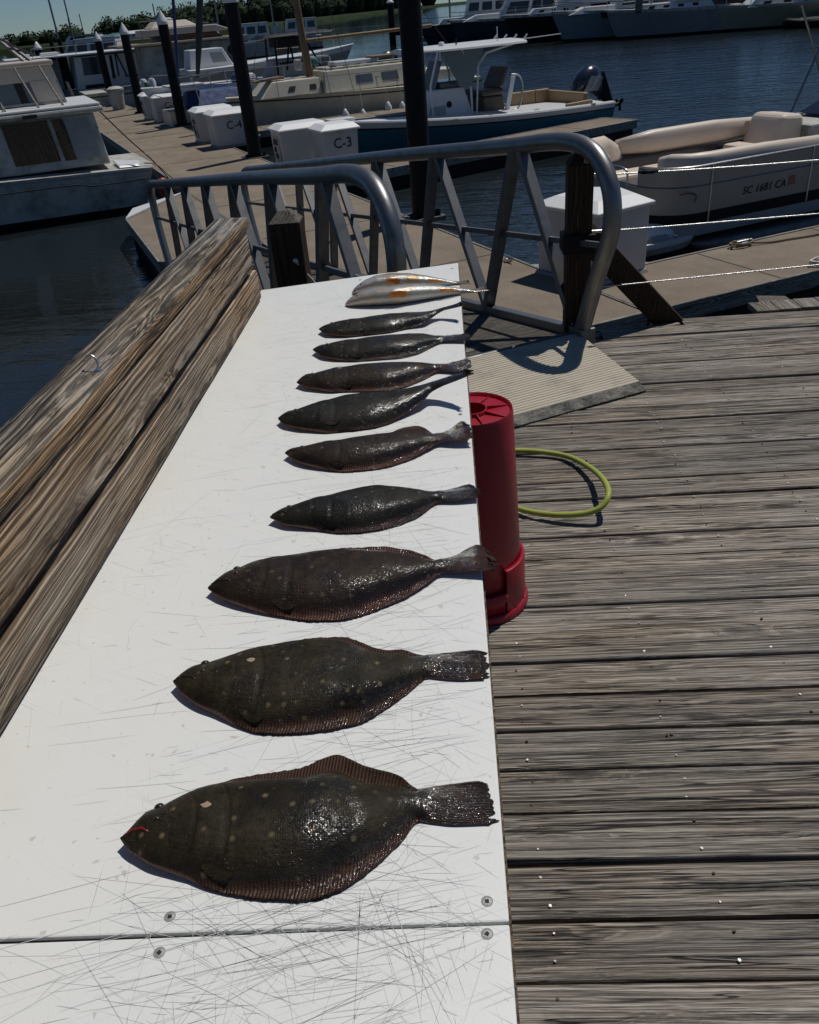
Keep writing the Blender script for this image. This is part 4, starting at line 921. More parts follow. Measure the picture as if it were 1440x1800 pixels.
piling(-.15, 39.6, 1.62, 'white capped black piling at the end of the dock in front of the white houseboat')
piling(-21.3, 50, 1.42, 'smallest white capped piling above the flybridge of the old white boat', .2, True, WORLD)
for x, lb in ((-24.6, 'left one of two thin bare pilings standing together far off'), (-24.05, 'right one of two thin bare pilings standing together far off')):
    piling(x, 60, 1.70 + (x + 24.6) * .06, lb, .13, False, WORLD, 'thin bare pilings far across the marina')
piling(-4.2, 86, 2.25, 'distant black piling with a white cap at the bow of the dark hulled boat', .3, True, WORLD)

# dock boxes
def hex_lid(m, x0, x1, y0, y1, z, ov=.05, h=.09, ch=.16):
    a, b, c, d = x0 - ov, x1 + ov, y0 - ov, y1 + ov
    base = [(a, c), (b, c), (b, d), (a, d)]
    m.prism(base, z, z + .035)
    m.frus((a, b, c, d), z + .0352, (a + ch, b - ch * .5, c + ch, d - ch * .5), z + .035 + h)
def dock_box(x0, x1, y0, y1, label, text=None, pedestal=False, h=.72, base=None):
    t = thing('dock_box', label, 'dock box', (x0, y0, DOCK_Z), DOCK, 'white dock boxes along the floating dock')
    z0 = DOCK_Z + .04
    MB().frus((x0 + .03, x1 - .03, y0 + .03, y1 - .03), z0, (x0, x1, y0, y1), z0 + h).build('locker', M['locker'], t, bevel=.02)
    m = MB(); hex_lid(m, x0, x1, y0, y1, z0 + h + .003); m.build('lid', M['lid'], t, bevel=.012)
    MB().box(x0 + .01, x1 - .01, y0 + .01, y1 - .01, DOCK_Z, z0 - .002).build('plinth', M['grey'], t)
    if pedestal:
        yc = (y0 + y1) / 2
        MB().box(x0 - .012, x0 + .02, yc - .2, yc + .2, z0 + .10, z0 + .62).build('power_panel', M['white_dirty'], t, bevel=.01)
        MB().box(x0 - .022, x0 - .013, yc - .15, yc + .15, z0 + .45, z0 + .57).build('breaker_window', M['dark'], t, bevel=.006)
        for z in (.36, .24): place(MB().lathe([(0, .02), (.05, .02), (.06, 0)], 12), 'socket', M['black'], t, (x0 - .013, yc + (.05 if z > .3 else -.03), z0 + z), Matrix.Rotation(rad(-90), 4, 'Y'))
    else:
        MB().box((x0 + x1) / 2 - .04, (x0 + x1) / 2 + .04, y0 - .065, y0 - .05, z0 + h - .05, z0 + h + .02).build('latch', M['steel'], t)
    if text:
        lettering(text, .27, M['black'], t, (x0 + (x1 - x0) * .55, y0 + .006, z0 + h - .32), Matrix.Rotation(rad(90 + 2.4), 4, 'X'), align='CENTER')
    return t
dock_box(.50, 1.28, 11.0, 11.75, 'white dock box with a wedge lid marked C-3, behind the gangway handrail', 'C-3')
dock_box(-.10, .95, 12.0, 12.75, 'white dock box with a power panel on its end, tucked behind the one marked C-3', None, True)
dock_box(-.36, .62, 17.1, 18.0, 'white dock box marked C-4 beside the black piling', 'C-4')
dock_box(-.48, .55, 18.55, 19.4, 'white dock box with sockets on its end, just behind the one marked C-4', None, True)
dock_box(-.36, .62, 26.0, 26.9, 'white dock box marked C-5, beyond the one marked C-4', 'C-5')
dock_box(-.48, .45, 27.5, 28.3, 'small white dock box with a power panel behind the one marked C-5', None, True)
# the big corner box by the gangway stands turned on its gusset
cbx = thing('dock_box', 'big plain white dock box behind the post with the leaning brace', 'dock box', (.4, 1.5, DOCK_Z), DOCK, 'white dock boxes along the floating dock')
cp = [(.115, 1.012), (.897, 1.12), (1.02, 1.72), (.62, 2.12), (-.08, 1.90)]
cc = (.51, 1.57); gp = lambda f, pts=cp: [(cc[0] + (x - cc[0]) * f, cc[1] + (y - cc[1]) * f) for x, y in pts]
def cone_prism(a, z0, b, z1):
    n = len(a); return MB().add([(x, y, z0) for x, y in a] + [(x, y, z1) for x, y in b], [tuple(range(n - 1, -1, -1)), tuple(range(n, 2 * n))] + [(i, (i + 1) % n, n + (i + 1) % n, n + i) for i in range(n)])
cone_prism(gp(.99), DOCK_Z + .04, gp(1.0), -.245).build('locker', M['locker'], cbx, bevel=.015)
cone_prism(gp(1.09), -.242, gp(1.10), -.205).build('lid_rim', M['white'], cbx, bevel=.008)
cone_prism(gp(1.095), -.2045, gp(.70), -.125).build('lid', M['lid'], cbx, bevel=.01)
cone_prism(gp(1.05), DOCK_Z + .001, gp(1.02), DOCK_Z + .038).build('plinth', M['grey'], cbx)

# ropes, cleats
def cleat(v, d, parent_label, ang=0.0):
    t = thing('cleat', parent_label, 'cleat', (v, d, DOCK_Z), DOCK, 'dock cleats')
    c, s_ = math.cos(ang), math.sin(ang)
    m = MB().tube([(v - c * .12, d - s_ * .12, DOCK_Z + .065), (v - c * .06, d - s_ * .06, DOCK_Z + .06), (v + c * .06, d + s_ * .06, DOCK_Z + .06), (v + c * .12, d + s_ * .12, DOCK_Z + .065)], [.010, .017, .017, .010], 8); m.build('horn', M['steel'], t, smooth=True)
    MB().box(v - .05, v + .05, d - .025, d + .025, DOCK_Z, DOCK_Z + .05).build('cleat_base', M['steel'], t, bevel=.008)
cleat(-.10, 2.55, 'metal cleat on the dock edge left of the big plain dock box', 1.57)
cleat(2.5, 1.26, 'metal cleat wrapped with tan rope beside the small white boat')
cleat(2.62, .12, 'metal cleat wrapped with white rope on the near edge of the finger pier')
def coil(c, r, n, z, jit, seed):
    rr = random.Random(seed); return [(c[0] + (r + rr.uniform(-jit, jit)) * math.cos(i * .7) * 1.5, c[1] + (r * .7 + rr.uniform(-jit, jit)) * math.sin(i * .7), z + .012 * (i // 9) + rr.uniform(0, .012)) for i in range(n)]
def rope(name, pts, r, mat, label, frame=DOCK, n=5):
    base = pts[0]; o = MB().tube([frame.w(p) for p in smooth_path(pts, n)], r, 7).build(name, mat, smooth='all'); tag(o, label, 'rope'); return o
rope('mooring_rope', coil((2.55, .12), .10, 24, DOCK_Z + .03, .03, 1) + [(2.75, .0, DOCK_Z + .02), (2.85, -.18, DOCK_Z - .12), (3.2, -.5, DOCK_Z - .30), (3.9, -.75, DOCK_Z - .33), (5.5, -.8, DOCK_Z - .2)], .012, M['rope'], 'white rope coiled on the near edge of the finger pier, its end hanging down')
rope('mooring_rope', coil((2.45, 1.25), .09, 22, DOCK_Z + .03, .03, 2) + [(2.75, 1.16, DOCK_Z + .02), (3.1, 1.1, DOCK_Z + .018), (3.5, 1.05, DOCK_Z + .018), (4.0, 1.16, DOCK_Z + .018), (4.6, 1.05, DOCK_Z + .018), (5.4, 1.2, DOCK_Z + .018)], .013, M['rope_tan'], 'tan rope tied beside the small white boat and trailing along the finger pier')
# rough timber end sticking up by the water
st = MB().hexa([(-.36, -1.88, -1.5), (-.14, -1.96, -1.5), (-.03, -1.77, -1.5), (-.15, -1.58, -1.5), (-.36, -1.88, -.42), (-.14, -1.96, -.38), (-.03, -1.77, -.40), (-.15, -1.58, -.42)])
o = st.build('timber_stub', M['post_end'], loc=None); o.location = DOCK.w((0, 0, 0)); o.rotation_euler = (0, 0, DOCK.a)
tag(o, 'squared timber pile head standing in the dark gap beyond the deck corner', 'pile')

# ------------------------------------------------------------------ boats
def hull(t, x_st, x_bow, yc, B, z_st, z_bow, mat, rake=.8, tr=.85, bands=None, deck=None, bow_full=2.2, frame_z=WATER_Z, trunk=.0):
    """lofted hull; x_st stern, x_bow bow (either direction), yc centre line. bands: [(name, mat, f0, f1)] from waterline to sheer"""
    L = x_bow - x_st; sg = 1 if L > 0 else -1; n = 18
    def ring(i, f):
        tt = i / n
        hs = B / 2 * (1 - max(0, (tt - .3) / .7) ** bow_full) * (tr + (1 - tr) * min(1, tt / .35))
        hw = B / 2 * .86 * (1 - max(0, (tt - .15) / .85) ** 1.55) * (tr + (1 - tr) * min(1, tt / .35))
        zs = z_st + (z_bow - z_st) * tt ** 1.9; g_ = f ** .8 if f >= 0 else f
        h = hw + (hs - hw) * (max(f, 0) ** 1.1); h = max(h, .012)
        if f < 0: h = hw * .8
        xx = x_st + L * tt - sg * rake * (1 - max(f, -.25)) * tt ** 2.2
        z = frame_z + (zs - frame_z) * f if f >= 0 else frame_z - .3
        return xx, h, z
    def band(f0, f1, k=4):
        m = MB()
        for side in (-1, 1):
            rows = []
            for j in range(k + 1):
                f = f0 + (f1 - f0) * j / k; row = []
                for i in range(n + 1):
                    x, h, z = ring(i, f); row.append((x, yc + side * h, z))
                rows.append(row if (side == 1) == (sg == 1) else row[::-1])
            m.grid(rows)
        rows = []
        for j in range(k + 1):
            f = f0 + (f1 - f0) * j / k; x, h, z = ring(0, f); rows.append([(x, yc - h, z), (x, yc + h, z)])
        m.grid(rows)
        return m
    for nm, mt, f0, f1 in (bands or [('hull', mat, -.1, 1.0)]):
        band(f0, f1, 5 if f1 - f0 > .4 else 2).build(nm, mt, t, smooth=50)
    if deck:
        m = MB(); m.grid([[(ring(i, 1)[0], yc - ring(i, 1)[1] * .97, ring(i, 1)[2] - .015), (ring(i, 1)[0], yc, ring(i, 1)[2] + .02), (ring(i, 1)[0], yc + ring(i, 1)[1] * .97, ring(i, 1)[2] - .015)] for i in range(n + 1)])
        m.build('deck', deck, t, smooth=50)
    return ring
def cabin(t, x0, x1, y0, y1, z0, z1, sf=.25, sb=.1, ss=.1, mat=None, roof=None, name='cabin', ov=.08):
    """cabin with sloped faces: sf slope at the x0 end, sb at the x1 end; returns its four faces as quads"""
    b = (x0, x1, y0, y1); tp = (x0 + sf, x1 - sb, y0 + ss, y1 - ss)
    o = MB().frus(b, z0, tp, z1).build(name, mat or M['white'], t, bevel=.03)
    if roof: MB().box(tp[0] - ov, tp[1] + ov, tp[2] - ov, tp[3] + ov, z1 + .002, z1 + .05).build('roof', roof, t, bevel=.02)
    near = [(x0, y0, z0), (x1, y0, z0), (tp[1], tp[2], z1), (tp[0], tp[2], z1)]
    left = [(x0, y1, z0), (x0, y0, z0), (tp[0], tp[2], z1), (tp[0], tp[3], z1)]
    right = [(x1, y0, z0), (x1, y1, z0), (tp[1], tp[3], z1), (tp[1], tp[2], z1)]
    return o, near, left, right
def wins(parent, quad, spans, v0, v1, mat=None, name='window', th=.012):
    for a, b in spans: MB().panel(quad, a, b, v0, v1, th).build(name, mat or M['glass'], parent, bevel=.01)
def railing(t, pts, h, r=.013, name='rail', mat=None):
    m = MB(); m.tube([(p[0], p[1], p[2] + h) for p in pts], r, 6)
    for p in pts: m.tube([p, (p[0], p[1], p[2] + h)], r * .9, 6)
    m.build(name, mat or M['steel'], t, smooth=True)
def outboard(t, x, y, z, sg=1, k=1.0, mat=None):
    """cowl and leg tilted up; x,y,z at the transom top, sg = direction away from the boat"""
    mt = mat or M['navy']
    prof = [(0, .0, .16, .0), (.05, .17, .22, .25), (.16, .24, .27, .42), (.36, .25, .26, .56), (.56, .22, .2, .58), (.72, .16, .10, .50), (.80, .08, .0, .38)]
    rows = []
    for dx, hw, zl, zh in prof:
        row = []
        for q in range(12):
            a = 2 * math.pi * q / 12; row.append((x + sg * (dx - .05) * k, y + max(hw, .03) * math.cos(a) * k, z + ((zl - .25 + zh) / 2 + (zh - zl + .25) / 2 * math.sin(a)) * k))
        rows.append(row)
    MB().grid(rows, True).build('cowl', mt, t, smooth='all')
    MB().hexa([(x + sg * .55 * k, y - .10 * k, z + .10 * k), (x + sg * .80 * k, y - .10 * k, z + .42 * k), (x + sg * .80 * k, y + .10 * k, z + .42 * k), (x + sg * .55 * k, y + .10 * k, z + .10 * k), (x + sg * 1.0 * k, y - .06 * k, z - .42 * k), (x + sg * 1.16 * k, y - .06 * k, z - .36 * k), (x + sg * 1.16 * k, y + .06 * k, z - .36 * k), (x + sg * 1.0 * k, y + .06 * k, z - .42 * k)]).build('leg_casing', M['black'], t, bevel=.03)
    m = MB().tube([(x + sg * 1.02 * k, y, z - .44 * k), (x + sg * 1.34 * k, y, z - .36 * k)], [.06 * k, .04 * k], 10)
    for q in range(3):
        a = q * 2.094 + .4; c = Vector((x + sg * 1.36 * k, y, z - .36 * k)); e = c + Vector((0, math.cos(a), math.sin(a))) * .17 * k
        m.bar(c, e, .09 * k, .018 * k, (1, 0, 0))
    m.build('propeller', M['black'], t, smooth=30)
    MB().box(min(x - sg * .1, x + sg * .12 * k), max(x - sg * .1, x + sg * .12 * k), y - .14 * k, y + .14 * k, z - .34 * k, z + .02 * k).build('mount_bracket', M['black'], t, bevel=.02)

# --- old derelict cruiser on the left
t = thing('derelict_boat', 'grimy old white motor cruiser with boarded up cabin windows moored on the left', 'boat', (-4, 14, WATER_Z), DOCK)
hb = MB()
H = [(-2.74, -3.05), (-2.80, -3.10)]
near_top = [(-11, 12.55, -.50), (-5.7, 12.55, -.52), (-3.4, 12.55, -.60), (-2.80, 12.62, -.65)]
def dring(f):   # hull side stations, f 0 waterline .. 1 sheer
    return [(-11, 12.75 - .2 * f, WATER_Z - .3 + (.95 + .3) * f), (-6, 12.70 - .17 * f, WATER_Z - .3 + (.94 + .3) * f), (-3.5 + .25 * f, 12.72 - .16 * f, WATER_Z - .3 + (.85 + .3) * f), (-3.12 + .36 * f, 12.95 - .30 * f, WATER_Z - .3 + (.81 + .3) * f), (-3.05 + .42 * f, 13.6 - .3 * f, WATER_Z - .3 + (.80 + .3) * f), (-3.1 + .40 * f, 15.6, WATER_Z - .3 + (.80 + .3) * f), (-11, 15.9, WATER_Z - .3 + (.95 + .3) * f)]
for nm, mt, f0, f1 in (('boot_stripe', M['black'], 0, .36), ('hull_side', M['white_dirty'], .36, .93), ('rub_rail', M['grey'], .93, .965), ('sheer_strake', M['white_dirty'], .965, 1.0)):
    MB().grid([dring(f0), dring((f0 + f1) / 2), dring(f1)]).build(nm, mt, t, smooth=35)
top = dring(1.0)
MB().add([(x, y, z + .004) for x, y, z in top], [tuple(range(7))]).build('side_deck', M['white_dirty'], t)
MB().hexa([(-3.4, 12.85, -.60), (-2.95, 12.95, -.62), (-2.85, 13.6, -.62), (-3.4, 13.8, -.58), (-3.4, 12.9, -.55), (-3.0, 13.0, -.57), (-2.9, 13.55, -.57), (-3.4, 13.75, -.53)]).build('foredeck_hatch', M['white'], t, bevel=.02)
cb, near, left, right = cabin(t, -11, -3.52, 13.05, 15.7, -.50, .48, 0, .10, .06, M['white_dirty'], None, 'cabin')
U = lambda v: (v + 11) / (11 - 3.57)
MB().panel(near, U(-5.38), U(-4.50), .17, .96, .012).build('boarded_window', M['plywood'], cb)
MB().panel(near, U(-4.42), U(-4.20), .16, .96, .012).build('boarded_window', M['plywood'], cb)
MB().panel(near, U(-4.19), U(-3.70), .16, .92, .02).build('grey_panel', M['grey'], cb)
MB().panel(near, U(-6.6), U(-5.7), .17, .96, .012).build('boarded_window', M['plywood'], cb)
MB().box(-11, -3.42, 12.95, 15.8, .485, .60).build('roof_edge', M['white_dirty'], t, bevel=.05)
MB().box(-11, -3.46, 12.99, 15.75, .602, .66).build('roof', M['white'], t, bevel=.03)
MB().box(-4.98, -4.70, 12.935, 12.949, .50, .57).build('name_plate', M['stain'], t)
uh, un, ul, ur = cabin(t, -11, -4.0, 14.0, 15.6, .665, 1.36, 0, .12, .12, M['glassb'], None, 'flybridge_screen')
MB().box(-11, -4.08, 14.02, 15.5, 1.365, 1.46).build('canvas_top', M['beige'], t, bevel=.03)
MB().panel(un, 0, 1, .62, .99, .02).build('canvas_valance', M['beige'], t)
MB().panel(un, .92, .995, .02, .62, .03).build('canvas_corner', M['beige'], t)
MB().panel(un, 0, 1, .0, .07, .03).build('coaming', M['white_dirty'], t)
for a in (.80, .875): MB().panel(un, a, a + .022, .07, .62, .008).build('screen_reflection', M['dark'], t)
for v in (-5.25, -4.62, -4.15): MB().bar((v, 13.2, .66), (v - .22, 13.95, 1.38), .035, .035).build('awning_post', M['stain'], t)
railing(t, [(-11, 13.1, .66), (-8, 13.1, .66), (-5.3, 13.1, .66)], .5, .012, 'roof_rail', M['alu_dark'])
hd = MB()
for a, b in (((-5.7, 15, 1.46), (-5.1, 15, 2.0)), ((-5.1, 15, 2.0), (-4.35, 15, 1.55)), ((-5.0, 15.3, 1.95), (-4.55, 14.7, 1.42)), ((-4.82, 15.3, 1.85), (-4.42, 14.7, 1.42))): hd.bar(a, b, .05, .05)
hd.build('radar_arch', M['alu_dark'], t)
MB().box(-5.75, -5.45, 14.6, 15.3, 1.462, 1.80).build('stowed_canvas', M['beige'], t, bevel=.08)
MB().box(-11, -5.78, 14.6, 15.3, 1.462, 1.78).build('dark_cover', M['black'], t, bevel=.06)
lad = MB()
for y in (15.9, 16.3): lad.bar((-3.45, y, -.5), (-3.75, y, .95), .03, .04)
for k in range(8): lad.bar((-3.47 - .038 * k, 15.9, -.35 + .17 * k), (-3.47 - .038 * k, 16.3, -.35 + .17 * k), .03, .03)
lad.build('boarding_ladder', M['alu_dark'], t)
MB().lathe([(0, -.2), (.09, -.17), (.12, 0), (.09, .17), (0, .2)], 14, (-2.62, 12.6, -1.05)).build('orange_fender', M['orange'], smooth='all')
of = bpy.data.objects['orange_fender']; of.location = DOCK.w((0, 0, 0)); of.rotation_euler = (0, 0, DOCK.a)
tag(of, 'orange red fender hanging at the bow corner of the grimy old boat', 'fender')
rope('mooring_line', [(-3.5, 13.2, .50), (-3.05, 13.05, -.1), (-2.68, 12.9, -.55), (-2.45, 12.6, -.95)], .014, M['rope_black'], 'dark mooring line running down from the cabin roof of the grimy old boat')
rope('mooring_line', [(-11, 12.5, -.75), (-5, 12.42, -.72), (-4.0, 12.42, -.80), (-2.9, 12.6, -.82)], .014, M['rope_black'], 'black line drooping along the hull of the grimy old boat')
rope('mooring_line', [(-2.85, 13.0, -.58), (-2.66, 12.6, -.60), (-2.5, 12.3, -.8), (-2.3, 12.0, -.98)], .013, M['rope_tan'], 'tan line from the bow of the grimy old boat to the dock')

# --- blue centre console with hard top
t = thing('center_console_boat', 'white and teal blue fishing boat with a hard top and one big outboard motor', 'boat', (5, 14.6, WATER_Z), DOCK)
ring = hull(t, 9.3, 1.6, 14.2, 2.55, -.71, -.40, M['teal'], 1.0, .9, [('boot_stripe', M['black'], -.1, .12), ('hull', M['teal'], .12, .82), ('rub_rail', M['black'], .82, .86), ('gunwale', M['white'], .86, 1.0)], M['white'], 2.4)
gm = MB()
for sd in (-1, 1):
    gm.grid([[(ring(i, 1)[0], 14.2 + sd * ring(i, 1)[1], ring(i, 1)[2] + .0), (ring(i, 1)[0], 14.2 + sd * (ring(i, 1)[1] - .02), ring(i, 1)[2] + .035), (ring(i, 1)[0], 14.2 + sd * max(.0, ring(i, 1)[1] - .17), ring(i, 1)[2] + .04)] for i in range(18)])
gm.build('covering_board', M['white'], t, smooth=40)
co, near, left, right = cabin(t, 4.35, 5.75, 14.2, 15.2, -.74, .0, .22, .25, .05, M['white'], None, 'console')
MB().panel(left, .1, .9, .05, .55, .10).build('console_seat', M['tan'], co, bevel=.04)
MB().panel(near, .05, .42, .08, .5, .012).build('locker_door', M['white_dirty'], co)
place(MB().lathe([(0, .02), (.07, .02), (.08, .0)], 14), 'port_light', M['dark'], t, (5.05, 14.225, -.36), Matrix.Rotation(rad(90), 4, 'X'))
MB().hexa([(4.7, 14.3, .0), (4.72, 14.3, .0), (4.72, 15.1, .0), (4.7, 15.1, .0), (4.95, 14.36, .62), (4.97, 14.36, .62), (4.97, 15.04, .62), (4.95, 15.04, .62)]).build('windscreen', M['glassb'], co)
MB().box(4.85, 5.6, 14.28, 15.12, .002, .16).build('dash', M['glassb'], t, bevel=.06)
lg = MB()
for y in (14.12, 15.28):
    lg.tube([(4.55, y, -.7), (4.5, y, .1), (4.75, y, .84)], .028, 8); lg.tube([(5.65, y, -.7), (5.62, y, .3), (5.4, y, .84)], .028, 8)
    lg.tube([(5.78, y, -.65), (5.85, y, .45), (6.1, y, .70), (6.9, y, .84)], .022, 8); lg.tube([(5.0, y, .55), (5.2, y, .84)], .018, 6)
lg.build('top_frame', M['white'], t, smooth=True)
ht = MB()
xs = [3.95, 4.2, 4.7, 5.5, 6.3, 7.0, 7.15]; hw = [.45, .75, .95, 1.05, 1.05, .95, .8]
rows = []
for x, w in zip(xs, hw): rows.append([(x, 14.7 - w, .845), (x, 14.7 - w * .98, .885), (x, 14.7 - w * .85, .925), (x, 14.7, .95), (x, 14.7 + w * .85, .925), (x, 14.7 + w * .98, .885), (x, 14.7 + w, .845), (x, 14.7, .835)])
ht.grid(rows, True); ht.f += [(7, 6, 5, 4, 3, 2, 1, 0), tuple(48 + k for k in range(8))]
ht.build('hard_top', M['white'], t, smooth=45)
MB().hexa([(5.3, 14.05, -.0), (5.6, 14.05, -.0), (5.62, 14.07, -.0), (5.32, 14.07, 0), (4.8, 14.1, .83), (6.0, 14.1, .83), (6.02, 14.12, .83), (4.82, 14.12, .83)]).build('side_curtain', M['glassb'], t)
for x, y in ((5.0, 14.4), (5.3, 15.0)): MB().lathe([(0, .07), (.06, .06), (.08, 0)], 12, (x, y, .94)).build('radar_dome', M['white'], t, smooth=True)
MB().tube([(6.35, 14.0, .93), (6.35, 14.0, 1.25)], .012, 6).build('antenna_mast', M['white'], t)
MB().tube([(5.2, 14.0, .95), (5.2, 14.0, 1.10)], .02, 6).build('horn', M['black'], t)
MB().tube([(7.1, 14.1, .92), (8.2, 14.0, .95)], .012, 6).build('outrigger', M['white'], t)
for k in range(4): MB().tube([(7.02, 13.95 + .5 * k, .86), (7.18, 13.95 + .5 * k, 1.02)], .022, 7).build('rod_holder', M['white'], t)
hs = MB(); hs.hexa([(6.05, 14.25, -.72), (6.7, 14.25, -.72), (6.7, 15.15, -.72), (6.05, 15.15, -.72), (6.05, 14.25, -.30), (6.65, 14.25, -.30), (6.65, 15.15, -.30), (6.05, 15.15, -.30)]); hs.build('helm_seat_base', M['brown_vinyl'], t, bevel=.04)
MB().box(5.98, 6.66, 14.22, 15.18, -.295, -.14).build('helm_cushion', M['brown_vinyl'], t, bevel=.06)
MB().hexa([(6.50, 14.25, -.135), (6.66, 14.25, -.135), (6.66, 15.15, -.135), (6.50, 15.15, -.135), (6.74, 14.3, .34), (6.88, 14.3, .34), (6.88, 15.1, .34), (6.74, 15.1, .34)]).build('helm_backrest', M['brown_vinyl'], t, bevel=.06)
MB().hexa([(6.67, 14.22, -.7), (6.80, 14.22, -.7), (6.80, 14.27, -.7), (6.67, 14.27, -.7), (6.87, 14.22, .1), (7.0, 14.22, .1), (7.0, 14.27, .1), (6.87, 14.27, .1)]).build('seat_side_frame', M['white'], t, bevel=.01)
MB().tube(smooth_path([(6.85, 14.2, .15), (7.1, 14.2, .10), (7.2, 14.2, -.2), (7.1, 14.2, -.6), (6.9, 14.2, -.68)], 5), .02, 8).build('grab_rail', M['steel'], t, smooth='all')
for x0, x1, nm in ((7.3, 7.72, 'bolster'), (7.73, 8.15, 'bolster'), (8.16, 8.6, 'bolster')): MB().box(x0, x1, 15.10, 15.25, -.78, -.38).build(nm, M['tan'], t, bevel=.03)
MB().box(8.55, 8.70, 13.4, 15.2, -.74, -.42).build('bolster', M['tan'], t, bevel=.03)
MB().hexa([(7.9, 13.2, -.78), (8.7, 13.2, -.80), (8.7, 13.3, -.80), (7.9, 13.3, -.78), (7.9, 13.2, -.60), (8.7, 13.2, -.57), (8.7, 13.3, -.57), (7.9, 13.3, -.60)]).build('bolster', M['tan'], t, bevel=.03)
for x in (2.2, 4.6, 5.6, 6.9, 8.6):
    MB().tube([(x - .07, 13.04 + max(0, (3.8 - x)) * .35, -.58 - max(0, x - 6) * .03), (x + .07, 13.04 + max(0, (3.8 - x)) * .35, -.58 - max(0, x - 6) * .03)], .012, 6).build('pop_up_cleat', M['steel'], t)
MB().box(1.75, 2.4, 14.0, 14.4, -.44, -.34).build('anchor_locker', M['white'], t, bevel=.03)
MB().tube([(1.6, 14.2, -.40), (1.3, 14.2, -.36), (1.2, 14.2, -.46)], .03, 6).build('anchor_roller', M['steel'], t)
ob = thing('outboard_motor', 'dark blue outboard motor tilted up on the stern of the teal boat', 'outboard motor', (9.3, 14.7, -.8), DOCK)
outboard(ob, 9.0, 14.5, -.52, 1, 1.12)
MB().panel([(9.12, 14.23, -.5), (9.6, 14.25, -.5), (9.75, 14.25, -.18), (9.35, 14.22, -.12)], 0, 1, 0, 1, .006).build('side_decal', M['grey'], ob)
lettering('YAMAHA', .11, M['white'], ob, (9.36, 14.205, -.50), Matrix.Rotation(rad(90), 4, 'X') @ Matrix.Rotation(rad(52), 4, 'Z'))

M['fence'] = paint('beige_fence_panel', (.36, .32, .265), rough=.45, grime=.15, scale=4, dirt=(.2, .17, .13))
# --- pontoon boat in the near slip
t = thing('pontoon_boat', 'beige pontoon boat numbered SC 1681 CA moored by the near finger pier', 'boat', (4, 3, WATER_Z), DOCK)
PY0, PY1 = 1.78, 4.25; PX0, PX1 = 1.62, 8.4
def rr_path(x0, x1, y0, y1, r, n=6):   # outline of the fence, bow corners rounded, starting at the stern near side
    p = [(x1, y0)]
    p += [(x0 + r - r * math.sin(a), y0 + r - r * math.cos(a)) for a in [math.pi / 2 * k / n for k in range(n + 1)]]
    p += [(x0 + r - r * math.cos(a), y1 - r + r * math.sin(a)) for a in [math.pi / 2 * k / n for k in range(n + 1)]]
    return p + [(x1, y1)]
DKZ = -.80
MB().prism(rr_path(PX0 + .02, PX1, PY0 + .02, PY1 - .02, .55), DKZ - .10, DKZ).build('deck', M['grey'], t)
for y in (PY0 + .42, PY1 - .42):
    MB().tube([(2.35, y, -1.12), (2.6, y, -1.24), (3.1, y, -1.30), (8.6, y, -1.30)], [.04, .2, .30, .30], 18).build('pontoon_tube', M['alu'], t, smooth=60)
    MB().box(2.5, 8.4, y - .05, y + .05, -1.04, -.90).build('tube_riser', M['alu_dark'], t)
def fence(path, z0, z1, mat, name, th=.03):
    m = MB(); rows = [[(x, y, z0) for x, y in path], [(x, y, z1) for x, y in path]]
    m.grid(rows); o = m.build(name, mat, t, smooth=40); md = o.modifiers.new('thick', 'SOLIDIFY'); md.thickness = th; md = o.modifiers.new('crease', 'EDGE_SPLIT'); md.split_angle = rad(40); return o
pth = rr_path(PX0, PX1, PY0, PY1, .55)
gate = lambda p: p[0] < PX0 + .02 and PY0 + .6 < p[1] < PY1 - .6
nearp = [p for p in pth[:8]] + [(PX0, PY0 + .75)]
farp = [(PX0, PY1 - .75)] + pth[8:]
gatep = [(PX0 + .02, PY0 + .77), (PX0 + .02, PY1 - .77)]
for pp, nm in ((nearp, 'near'), (farp, 'far'), (gatep, 'gate')):
    fence(pp, DKZ, DKZ + .13, M['black'], 'skirt_stripe', .028)
    fence(pp, DKZ + .135, DKZ + .47, M['fence'], 'fence_panel', .024)
    m = MB()
    for z in (DKZ + .48, DKZ + .13, DKZ - .0): m.tube([(x, y, z) for x, y in pp], .016, 6)
    m.build('fence_rail', M['steel'], t, smooth=True)
fence(pth, DKZ - .16, DKZ - .01, M['grey'], 'deck_edge', .03)
upn = [p for p in nearp[:-1]]
fence(upn, DKZ + .49, DKZ + .70, M['fence'], 'upper_panel', .02); fence(farp[1:], DKZ + .49, DKZ + .70, M['fence'], 'upper_panel', .02)
m = MB(); m.tube([(x, y, DKZ + .715) for x, y in upn], .017, 7); m.tube([(x, y, DKZ + .715) for x, y in farp[1:]], .017, 7)
for x in (2.35, 4.1, 5.9, 7.6): m.tube([(x, PY0 - .026, DKZ - .0), (x, PY0 - .026, DKZ + .715)], .015, 6); m.tube([(x, PY1, DKZ), (x, PY1, DKZ + .715)], .015, 6)
m.build('top_rail', M['steel'], t, smooth=True)
m = MB(); m.tube(smooth_path([(PX0 + .01, PY0 + .80, DKZ), (PX0 + .01, PY0 + .80, DKZ + .55), (PX0 + .01, PY0 + .9, DKZ + .66), (PX0 + .01, 3.02, DKZ + .66)], 5), .016, 7)
m.tube(smooth_path([(PX0 + .01, PY1 - .80, DKZ), (PX0 + .01, PY1 - .80, DKZ + .55), (PX0 + .01, PY1 - .9, DKZ + .66), (PX0 + .01, 3.02, DKZ + .66), (PX0 + .01, 3.02, DKZ)], 5), .016, 7)
m.build('bow_gate', M['steel'], t, smooth=True)
